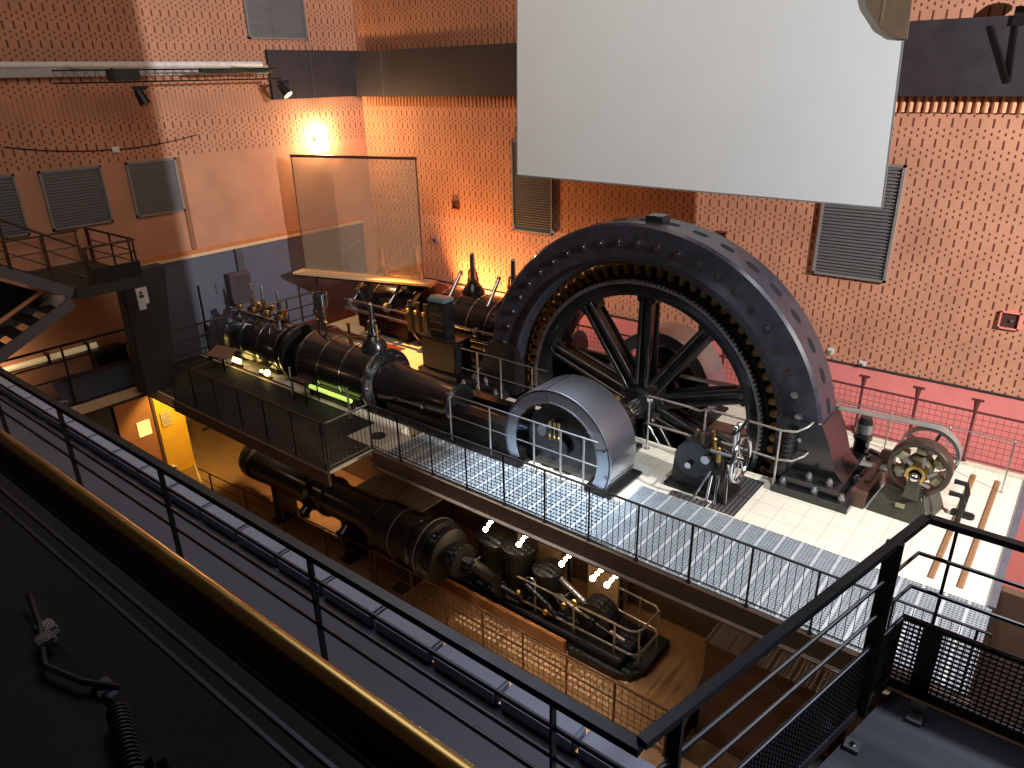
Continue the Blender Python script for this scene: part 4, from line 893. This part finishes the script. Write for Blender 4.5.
MB().lathe([(0.562, -10.35), (0.579, -10.35), (0.579, -10.31), (0.562, -10.31)], (0, PY, PZ), (1, 0, 0), 40, closed=True).build('steel_ring', DSTEEL, t)
for x in (-13.45, -12.0): MB().cyl((x, PY - .25, PZ - .28), (x + .05, PY - .5, PZ - .42), .13, n=18).cyl((x + .05, PY - .5, PZ - .42), (x + .06, PY - .55, PZ - .45), .17, n=18).ball((x + .06, PY - .58, PZ - .46), .08, 10).build('drain_cock', BLACK, t)
for x in (-15.0, -12.2, -10.4): MB().box((x - .08, PY - .3, ZP), (x + .08, PY + .3, PZ - .3), .02).box((x - .16, PY - .38, ZP), (x + .16, PY + .38, ZP + .06)).build('support', BLACKM, t)
t = thing('condenser_pump', 'large black condenser pump standing right of the fat pipe', 'pump', (-8, 9.9, ZP))
MB().lathe([(0, .3), (.6, .3), (.6, .4), (.5, .44), (.5, 1.2), (.56, 1.25), (.56, 1.36), (.4, 1.45), (.2, 1.5), (0, 1.52)], (-8.75, 10.2, ZP), (0, 0, 1), 40).build('vessel', NEARBLACK, t)
MB().lathe([(.5, -9.2), (.56, -9.15), (.56, -9.05), (.3, -9.0), (.3, -8.75), (.36, -8.73), (.36, -8.65), (0, -8.62)], (0, PY, PZ), (1, 0, 0), 36).build('inlet_flange', NEARBLACK, t)
MB().box((-9.6, 9.4, ZP), (-5.2, 10.5, ZP + .35), .03).build('bed_plate', NEARBLACK, t)
for x, h, r in ((-8.0, 1.4, .33), (-7.25, 1.15, .28)):
    MB().lathe([(0, .3), (r, .3), (r, h), (r * 1.2, h + .03), (r * 1.2, h + .12), (r * .4, h + .2), (0, h + .2)], (x, 9.95, ZP), (0, 0, 1), 32).build('pump_barrel', NEARBLACK, t)
for p, q, r in (((-8.0, 9.95, ZP + 1.5), (-8.0, 9.95, ZP + 2.3), .05), ((-7.25, 9.95, ZP + 1.3), (-6.1, 9.9, ZP + .75), .06), ((-6.9, 9.7, ZP + .9), (-5.3, 9.75, ZP + .55), .045)): MB().cyl(p, q, r, n=14).build('rod', DSTEEL, t)
MB().cyl((-6.0, 9.7, ZP + .7), (-6.0, 10.1, ZP + .7), .38, n=32).cyl((-6.0, 9.6, ZP + .7), (-6.0, 10.2, ZP + .7), .08, n=14).build('crank', NEARBLACK, t)
for x, z in ((-6.55, .95), (-6.3, 1.15), (-7.7, .7), (-7.0, .55), (-8.6, .9)): MB().ball((x, 9.5, ZP + z), .07, 10).cyl((x, 9.5, ZP + z), (x, 9.65, ZP + z - .1), .03, n=8).build('brass_fitting', BRASS, t)
for x in (-7.25, -5.95): MB().cyl((x, 10.72, ZP), (x, 10.72, -.6), .06, n=16).build('guide_column', STEEL, t)
for pts, r in (([(-8.7, PY, PZ), (-8.4, PY + .05, PZ), (-8.25, PY + .2, PZ - .2), (-8.2, 9.4, PZ - .6), (-8.2, 9.5, ZP + .4)], .12), ([(-7.9, 9.7, ZP + .9), (-7.5, 9.55, ZP + .95), (-7.0, 9.55, ZP + .7), (-6.7, 9.6, ZP + .4)], .06), ([(-9.1, 9.8, ZP + .7), (-8.9, 9.45, ZP + .8), (-8.3, 9.4, ZP + .75), (-7.6, 9.5, ZP + .6)], .05)):
    MB().tube(pts, r, 14).build('bent_pipe', NEARBLACK, t)
for x, y, z in ((-8.9, 9.45, .95), (-7.45, 9.6, 1.0), (-6.75, 9.7, .85)):
    MB().tube([(x + .13 * math.cos(a * .5236), y, ZP + z + .13 * math.sin(a * .5236)) for a in range(12)], .014, 8, closed=True).cyl((x, y, ZP + z), (x, y + .25, ZP + z), .02, n=8).bar((x - .13, y, ZP + z), (x + .13, y, ZP + z), .012, .012).bar((x, y, ZP + z - .13), (x, y, ZP + z + .13), .012, .012, (0, 1, 0)).build('valve_wheel', DSTEEL, t)
t = thing('lower_platform', 'grey-brown slatted platform behind the fat pipe under the walkway step', 'platform', (-11.5, 9.9, ZP))
b = MB()
for j in range(14): b.box((-12.6 + j * .15, 9.35, -2.1), (-12.48 + j * .15, 10.7, -2.06))
b.build('slats', mat('grey_brown_slat', (.22, .17, .12), .6, 0, .12, 4), t)
MB().box((-12.62, 9.33, -2.2), (-10.5, 9.39, -2.06)).box((-12.62, 10.64, -2.2), (-10.5, 10.7, -2.1)).build('frame', BLACKM, t)
for x in (-12.5, -10.6):
    for y in (9.36, 10.66): MB().box((x - .04, y - .03, ZP), (x + .04, y + .03, -2.15)).build('leg', BLACKM, t)
t = thing('pump_plinth', 'dark plinth with orange-lit front carrying the condenser pump', 'plinth', (-7.2, 9.9, ZP))
MB().box((-9.9, 9.22, ZP), (-6.35, 9.3, ZP + .32)).build('front_board', mat('orange_timber_front', (.45, .19, .06), .55, 0, .15, 4), t)
b = MB(); b.prism([(-6.3, 9.28), (-5.2, 9.3), (-4.95, 9.42), (-4.82, 9.7), (-4.82, 10.7), (-9.7, 10.7), (-9.7, 9.36), (-6.3, 9.36)], lambda x, y: (x, y, ZP), (0, 0, .16)); b.build('slab', GREENB, t)
railing('lower_railing', 'orange-lit mesh railing in front of the condenser pump', [(-10.9, 8.36, ZP), (-5.95, 8.36, ZP), (-3.4, 8.36, ZP)], [(-10.85, 8.36, ZP)] + [(-9.7 + 1.0 * k, 8.36, ZP) for k in range(7)], [1.0, .62, .1], mat('orange_brown_rail', (.10, .04, .015), .4, .2), hr=.022, pr=.02, rr=.016, mesh=(.1, .98, .125), bw=.007)
railing('lower_wire_railing', 'thin wire railing on the lower floor left of the fat pipe', [(-17.5, 8.0, ZP), (-10.95, 8.36, ZP)], [(-17.0 + 1.5 * k, 8.02 + .083 * k, ZP) for k in range(5)], [1.0, .7, .4], RAILR, hr=.014, pr=.02, rr=.007)
t = thing('machine_railing', 'bright tubular railing round the end of the condenser pump', 'railing', (-5.8, 9.9, ZP))
for h, n in ((1.05, 'handrail'), (.5, 'mid_rail')):
    MB().tube([(-7.75, 9.55, ZP + h), (-5.1, 9.55, ZP + h), (-4.97, 9.62, ZP + h), (-4.93, 9.75, ZP + h), (-4.93, 10.35, ZP + h), (-5.05, 10.46, ZP + h), (-5.9, 10.5, ZP + h)], .022, 10).build(n, TUBE, t)
for x, y in ((-7.3, 9.55), (-6.35, 9.55), (-5.42, 9.55), (-4.95, 9.66), (-4.93, 10.36), (-5.4, 10.48)): MB().cyl((x, y, ZP + .16), (x, y, ZP + 1.06), .02, n=10).ball((x, y, ZP + 1.05), .035, 10).build('post', TUBE, t)
# lamps hung below the walkway, each two or three bulbs
for k, (x, lab) in enumerate(((-8.38, 'lamp with glowing bulbs under the walkway, farthest left of the row'), (-7.5, 'lamp with glowing bulbs under the walkway, left of the first pale pillar'), (-6.46, 'lamp with glowing bulbs under the walkway between the pale pillars'),
        (-5.75, 'lamp with glowing bulbs before the second pale pillar, left of its pair'), (-5.44, 'lamp with glowing bulbs before the second pale pillar, right of its pair'))):
    t = thing('bulb_lamp', lab, 'lamp', (x, 9.5, -1.3), 'bulb lamps under the walkway')
    MB().cyl((x, 9.5, -.2), (x, 9.5, -1.3), .012, n=8).build('stem', BLACKM, t)
    MB().bar((x + .07, 9.5, -1.3), (x - .14, 9.5, -1.7), .02, .05).build('arm', DSTEEL, t)
    for j in range(3): MB().ball((x + .05 - .09 * j, 9.46, -1.36 - .15 * j), .055 if j != 1 else .04, 12).build('bulb', BULB, t)
# posters, notices, stands in the lower exhibition
def poster(label, y0, y1, z0, z1, x=-19.58, m=POSTER, name='poster', glow=False):
    t = thing(name, label, 'poster', (x, (y0 + y1) / 2, z0))
    MB().box((x, y0, z0), (x + .02, y1, z1)).build('sheet', m, t)
    b = MB(); n = 4
    for k in range(n): zz = z0 + (z1 - z0) * (.2 + .6 * k / (n - 1)); b.box((x + .02, y0 + .08 * (y1 - y0), zz), (x + .023, y0 + (y1 - y0) * (.9 - .25 * (k % 2)), zz + .012))
    b.build('print', mat('brown_print', (.25, .15, .06), .7), t)
poster('dim square poster high on the orange-brown lower wall', 7.38, 7.75, -.98, -.62, m=mat('dim_poster', (.42, .24, .14), .7))
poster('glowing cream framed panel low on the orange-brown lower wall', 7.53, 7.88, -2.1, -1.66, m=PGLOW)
poster('cream notice in the middle of the yellow wall', 8.2, 8.5, -2.05, -1.62)
poster('pale grey notice at the top of the yellow wall', 8.3, 8.62, -1.2, -.98, m=mat('greyish_poster', (.5, .5, .35), .7))
t = thing('wall_label', 'small bluish label at the yellow wall\'s right edge', 'label', (-19.55, 8.97, -1.7)); MB().box((-19.62, 8.92, -1.75), (-19.58, 9.05, -1.35)).build('plate', mat('bluish_plate', (.3, .36, .5), .5), t); MB().box((-19.58, 8.94, -1.6), (-19.575, 9.03, -1.55)).build('print', INK, t)
t = thing('sign_stand', 'thin dark post on a spread foot before the brown lower wall', 'stand', (-21.5, 10.75, ZP))
MB().cyl((-21.5, 10.75, ZP + .05), (-21.5, 10.75, -1.6), .03, n=10).build('post', BLACKM, t)
for a in (20, 140, 260): MB().bar((-21.5, 10.75, ZP + .08), (-21.5 + .5 * math.cos(rad(a)), 10.75 + .5 * math.sin(rad(a)), ZP + .03), .07, .05).build('foot', BLACKM, t)
t = thing('white_chair', 'pale tubular chair at the foot of the orange-brown wall', 'chair', (-18.6, 7.6, ZP))
MB().tube([(-18.4, 7.35, ZP), (-18.4, 7.35, ZP + .82), (-18.42, 7.45, ZP + .9), (-18.42, 7.75, ZP + .9), (-18.4, 7.85, ZP + .82), (-18.4, 7.85, ZP)], .022, 8).build('back_frame', mat('pale_tube', (.6, .5, .35), .4, .3), t)
MB().box((-18.85, 7.35, ZP + .43), (-18.42, 7.85, ZP + .47), .015).build('seat', BLACKM, t)
for y in (7.4, 7.8): MB().cyl((-18.82, y, ZP), (-18.82, y, ZP + .43), .018, n=8).build('leg', mat('pale_tube', (.6, .5, .35), .4, .3), t)
MB().box((-18.41, 7.4, ZP + .6), (-18.38, 7.8, ZP + .84), .01).build('backrest', BLACKM, t)
t = thing('low_kerb', 'pale line of kerb on the lower floor beside the yellow wall', 'kerb', (-19, 9, ZP)); MB().bar((-20.3, 9.15, ZP + .03), (-18.5, 8.44, ZP + .03), .06, .06).build('kerb_strip', mat('pale_kerb_strip', (.6, .45, .25), .6), t)
t = thing('lower_crate', 'big brown box with a red label under the walkway end', 'box', (-2.4, 9.6, ZP))
MB().box((-3.45, 9.05, ZP), (-1.4, 10.2, -1.52), .02).build('body', mat('dull_brown_crate', (.25, .14, .07), .65, 0, .12, 3), t); MB().box((-3.47, 9.03, -1.52), (-1.38, 10.22, -1.5)).build('lid', mat('dull_tan_lid', (.34, .21, .12), .65, 0, .1, 3), t)
MB().box((-3.4, 9.95, -1.5), (-3.22, 10.05, -1.495)).build('red_label', RED, t)
t = thing('wedge_screen', 'dark wedge-shaped panel rising to a peak beside the brown box', 'panel', (-3.6, 9.3, ZP))
MB().prism([(8.2, -3.6), (10.45, -3.6), (10.3, -2.42), (10.1, -2.42)], lambda y, z: (-3.62, y, z), (.06, 0, 0)).build('side_sheet', mat('dark_brown_sheet', (.05, .025, .015), .6), t)
MB().bar((-3.59, 8.2, -3.55), (-3.59, 10.12, -2.38), .09, .05).build('top_edge', mat('dark_brown_edge', (.035, .018, .012), .5), t)
for y in (9.0, 9.7): MB().box((-3.65, y, ZP), (-3.55, y + .05, -3.58 + (y - 8.2) * .6)).build('rib', mat('dark_brown_edge', (.035, .018, .012), .5), t)
t = thing('fan_drum', 'black drum fan with pale rings below the landing', 'fan', (-1.9, 8.3, ZP))
ax = Vector((-1.95, 8.3, -2.45))
MB().lathe([(.0, .1), (.38, .08), (.42, 0), (.44, 0), (.44, 1.1), (.3, 1.15), (0, 1.15)], ax, (1, 0, 0), 40).build('drum', RUBBER, t)
for r in (.43, .27): MB().lathe([(r - .012, -.03), (r + .012, -.03), (r + .012, .0), (r - .012, .0)], ax, (1, 0, 0), 40, 60, 250, closed=True).build('pale_ring', mat('pale_ring', (.5, .46, .4), .4), t)
MB().cyl(ax + Vector((0, 0, 0)), ax + Vector((.1, 0, 0)), .07, n=14).build('hub', DSTEEL, t)
for x in (-1.8, -1.0): MB().prism([(-.3, 0), (.3, 0), (.12, .75), (-.12, .75)], lambda u, w: (x - .04, 8.3 + u, ZP + w), (.08, 0, 0)).build('leg', BLACKM, t)

# ------------------------------------------------------------------ lower gallery and landing in front of the camera
ZG = 3.95
struct('floor_gallery', MB().box((-19, 1.6, ZG - .25), (-.95, 2.16, ZG)), GREYC)
struct('floor_gallery_shade', MB().box((-19, -1, ZG - .3), (-.8, 1.6, ZG - .02)), mat('black_brown_shade', (.010, .009, .009), .95, 0, .2, 30))  # near gallery floor, balcony's shade painted as a near-black colour
b = MB(); x = -14.
while x < -1.0: b.box((x, 2.13, ZG), (x + .465, 2.26, ZG + .1), .015); x += .485
struct('trim_9', b, KERB)
t = thing('gallery_railing', 'black flat-bar railing in front of the grey gallery floor', 'railing', (-5, 1.565, ZG))
A, Bc = (-.777, 1.565), (-.33, 3.53)
MB().bar((-14, 1.575, ZG + 1.02), (-.777, 1.575, ZG + 1.02), .046, .036).build('handrail', RAILB, t)
for z in (4.83, 4.68, 4.55): MB().cyl((-14, 1.575, z), (-.79, 1.575, z), .011, n=10).build('mid_rail', RAILB, t)
for k in range(8):
    x = -1.13 - 1.4 * k; MB().bar((x, 1.575, ZG), (x, 1.575, ZG + 1.02), .03, .01, (1, 0, 0)).build('post', RAILG, t)
struct('floor_landing', MB().prism([(-.78, 1.2), (-.72, 1.6), (-.3, 3.5), (2.2, 3.5), (2.2, .9), (-.78, .9)], lambda x, y: (x, y, ZG - .2), (0, 0, .2)), CARPET)
t = thing('landing_railing', 'black heavy railing with mesh panels around the carpeted landing', 'railing', (-.33, 3.53, ZG))
P = [(-.777, 1.575), (-.33, 3.53), (2.2, 3.53)]
b = MB()
for p, q in zip(P, P[1:]): b.bar((*p, 5.0), (*q, 5.0), .042, .032)
b.build('handrail', RAILB, t)
for z in (4.8, 4.6, 4.4):
    MB().tube([(P[0][0], P[0][1], z), (P[1][0], P[1][1], z), (P[2][0], P[2][1], z)], .011, 8).build('mid_rail', RAILB, t)
for (x, y, w) in ((-.74, 1.75, .05), (-.4, 3.23, .075), (-.2, 3.55, .014), (.9, 3.55, .03)):
    MB().bar((x, y, ZG), (x, y, 5.0), w, .025, (0, 1, 0)).build('post', RAILB, t)
MB().box((-.235, 3.52, ZG), (-.145, 3.56, 4.4)).build('post', RAILB, t)
b = MB()
for p, q in zip(P, P[1:]):
    p, q = Vector(p), Vector(q); L = (q - p).length; n = int(L / .028)
    for k in range(n + 1):
        c = p.lerp(q, k / n); b.bar((c.x, c.y, ZG + .05), (c.x, c.y, 4.39), .011, .006, (0, 1, 0) if abs(q.x - p.x) < 1 else (1, 0, 0))
    for k in range(16):
        z = ZG + .05 + .028 * k; b.bar((p.x, p.y, z), (q.x, q.y, z), .006, .011)
b.build('mesh_panel', mat('black_mesh', (.012, .012, .012), .5), t)
b = MB()
for p, q in zip(P, P[1:]): b.bar((*p, ZG + .03), (*q, ZG + .03), .02, .06)
b.build('toe_plate', RAILG, t)
t = thing('rail_bracket', 'small pale fixing bracket on the landing carpet by the corner post', 'bracket', (-.2, 3.38, ZG))
MB().box((-.2, 3.33, ZG), (-.13, 3.42, ZG + .02)).box((-.2, 3.4, ZG), (-.13, 3.42, ZG + .07)).build('plate', DSTEEL, t); MB().cyl((-.165, 3.36, ZG + .02), (-.165, 3.36, ZG + .03), .012, n=8).build('bolt', STEEL, t)
t = thing('rail_bracket', 'small pale fixing bracket beside the heavy railing post', 'bracket', (-.37, 3.0, ZG))
MB().box((-.4, 2.97, ZG), (-.33, 3.04, ZG + .02)).build('plate', DSTEEL, t); MB().cyl((-.365, 3.0, ZG + .02), (-.365, 3.0, ZG + .03), .012, n=8).build('bolt', STEEL, t)
# photographer's own balcony edge
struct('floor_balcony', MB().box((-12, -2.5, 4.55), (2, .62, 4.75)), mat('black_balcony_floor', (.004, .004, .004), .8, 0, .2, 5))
t = thing('balcony_railing', 'round brass handrail with black rails along the dark near balcony', 'railing', (-3, .71, 4.75))
MB().cyl((-12, .735, 5.705), (1.5, .735, 5.705), .025, n=20).build('handrail', GOLD, t)
for z in (5.55, 5.42, 5.3): MB().bar((-12, .71, z), (1.5, .71, z), .012, .02).build('mid_rail', mat('dim_grey_rail', (.035, .034, .034), .4, .3), t)
MB().box((-12, .70, 5.58), (1.5, .73, 5.67)).build('rail_board', mat('black_rail_board', (.015, .012, .01), .5), t)
t = thing('equipment_case', 'black case with small bright latches in the dark near corner', 'case', (-1.95, .25, 4.75))
MB().box((-2.55, -.15, 4.75), (-1.55, .48, 5.42), .03).build('body', RUBBER, t); MB().box((-2.57, -.17, 5.3), (-1.53, .5, 5.33), .008).build('rim', mat('black_trim', (.02, .02, .02), .4), t)
for x in (-2.3, -1.9): MB().box((x - .035, .45, 5.41), (x + .035, .5, 5.44), .006).build('latch', STEEL, t)
t = thing('strap', 'thin strap with small metal buckles hanging over the near dark case', 'strap', (-2.2, .5, 5.4))
MB().tube([(-2.5, .5, 5.44), (-2.3, .46, 5.45), (-2.1, .4, 5.45), (-1.95, .44, 5.45), (-1.85, .5, 5.44)], .009, 8).build('webbing', RUBBER, t); MB().box((-2.24, .42, 5.445), (-2.18, .47, 5.465), .006).build('buckle', STEEL, t)
t = thing('corrugated_hose', 'black corrugated hose drooping in the near dark corner', 'hose', (-1.5, .4, 5.3))
pts = [Vector((-1.75, .45, 5.46)).lerp(Vector((-1.25, .3, 5.3)), k / 40) + Vector((0, 0, .04 * math.sin(k / 40 * PI))) for k in range(41)]
MB().tube(pts, .02, 10).build('core', RUBBER, t)
b = MB()
for k in range(0, 40, 1): d = (pts[k + 1] - pts[k]).normalized(); b.cyl(pts[k] - d * .003, pts[k] + d * .003, .028, n=12)
b.build('ribs', RUBBER, t)
# ------------------------------------------------------------------ light
def lamp(name, kind, loc, energy, col, target=None, size=.1, angle=60, blend=.3):
    l = bpy.data.lights.new(name, kind); l.energy = energy; l.color = col
    if kind == 'SPOT': l.spot_size = rad(angle); l.spot_blend = blend; l.shadow_soft_size = size
    elif kind == 'AREA': l.size = size
    else: l.shadow_soft_size = size
    o = bpy.data.objects.new(name, l); COL.objects.link(o); o.location = loc
    if target is not None: o.rotation_euler = (Vector(target) - Vector(loc)).to_track_quat('-Z', 'Y').to_euler()
    return o
W = bpy.data.worlds.new('world'); S.world = W; W.use_nodes = True
W.node_tree.nodes['Background'].inputs[0].default_value = (.55, .45, .42, 1); W.node_tree.nodes['Background'].inputs[1].default_value = .04
lamp('floor_spotlight', 'SPOT', (-1.2, 7.6, 10.5), 2300, (.84, .92, 1.), (-2.6, 11.0, 0), .06, 50, .5)
struct('wall_light_blocker', MB().box((2.2, -3, 4.75), (2.5, 9.27, 11.5)), DARKC)  # unseen wall added to cut the hall light's edge on the left wall
lamp('hall_spotlight', 'SPOT', (10, 9.2, 9.5), 16500, (1., .95, .93), (-10, 14.5, 4.5), .06, 84, .25)
lamp('blue_side_spotlight', 'SPOT', (1.8, 7.5, 6.5), 900, (.42, .63, 1.), (-6.2, 10.3, .8), .25, 22, .6)
lamp('ceiling_fill', 'AREA', (-9, 6, 12), 420, (1., .82, .66), (-13, 12, 2), 7)
lamp('corner_wall_lamp', 'POINT', (XW + .45, 14.15, 5.4), 160, (1., .62, .3), None, .1)
lamp('orange_floodlight', 'SPOT', (-14.6, 14.95, .35), 1500, (1., .42, .12), (-13.4, 16.0, 2.3), .12, 125, .7)
lamp('orange_floor_light', 'SPOT', (-15.6, 12.6, 4.8), 3200, (1., .42, .1), (-14.0, 12.0, 0), .08, 50, .6)
lamp('cylinder_lamp', 'POINT', (-16.6, 9.42, .2), 1.2, (1., .7, .2), None, .06)
lamp('green_tube_light', 'POINT', (-13.1, 9.35, .22), .5, (.8, 1., .3), None, .1)
for x in (-8.4, -7.5, -6.45, -5.6): lamp('bulb_light', 'POINT', (x, 9.3, -1.65), 8, (1., .66, .34), None, .06)
lamp('lower_floor_light', 'SPOT', (-14.5, 9.7, -.5), 480, (1., .6, .28), (-16.2, 8.8, ZP), .1, 130, .6)
lamp('yellow_wall_light', 'SPOT', (-18.3, 8.5, -.45), 260, (1., .74, .2), (-19.7, 8.55, -2.8), .05, 90, .4)
lamp('gallery_light', 'AREA', (-4, 4.2, 9.5), 80, (.72, .78, 1.), (-3.5, 1.8, 3.9), 3)
lamp('landing_fill', 'SPOT', (2.0, 5.2, 8.2), 900, (.8, .86, 1.), (.4, 2.4, 3.9), .3, 50, .8)  # unseen lamp added to brighten the landing carpet
lamp('grating_spotlight', 'SPOT', (-7.0, 8.1, 10.5), 12000, (.8, .9, 1.), (-7.0, 8.85, 0), .012, 27, .9)
lamp('tube_light', 'POINT', (-18.3, 4.6, 1.35), 14, (1., .7, .42), None, .2)
vs = S.view_settings; vs.view_transform = 'Standard'; vs.look = 'None'; vs.exposure = 0.; vs.gamma = 1.; vs.use_curve_mapping = False
S.cycles.max_bounces = 8; S.cycles.caustics_reflective = False; S.cycles.caustics_refractive = False; S.cycles.sample_clamp_indirect = 4; S.cycles.use_denoising = True
# small pieces that belong to one part of a thing hang from that part
SUB = {'cladding_band': ('high_pressure_cylinder', 'low_pressure_cylinder'), 'chest_moulding': ('steam_chest',), 'cover_bolt': ('low_pressure_cylinder',), 'spring_rod': ('valve_bonnet',),
       'valve_spindle': ('valve_bonnet',), 'oil_plug': ('crosshead_guide',), 'foot_bolt': ('mounting_foot',), 'face_bolt': ('ring',), 'rim_port': ('ring',), 'hub_bolt': ('hub',),
       'joint': ('front_face',), 'clamp_knob': ('front_face',), 'crank_pin': ('crank_disc',), 'seam_strip': ('steel_hood',), 'print': ('sheet',), 'front_slot': ('case',), 'latch': ('body',),
       'name_plate': ('stand', 'mounting_foot'), 'steel_cap': ('housing',), 'lens': ('can',), 'handle': ('door', 'plate'), 'post_cap': ('post',), 'socket': ('recess',), 'steel_collar': ('barrel',), 'bulb': ('arm',), 'oiler': ('cap',), 'buckle': ('webbing',), 'bolt': ('plate',), 'steel_ring': ('pipe_section',)}
def bc(o):
    c = sum((Vector(v) for v in o.bound_box), Vector()) / 8
    return o.matrix_basis @ c
for root in [o for o in COL.objects if o.parent is None and o.type == 'EMPTY']:
    kids = list(root.children)
    base = lambda o: o.name.split('.')[0]
    for c in kids:
        want = SUB.get(base(c))
        if not want: continue
        ps = [p for p in kids if base(p) in want]
        if not ps: continue
        p = min(ps, key=lambda q: (bc(q) - bc(c)).length)
        c.parent = p; c.location = c.location - p.location
for o in COL.objects:
    if '_base' in o: del o['_base']
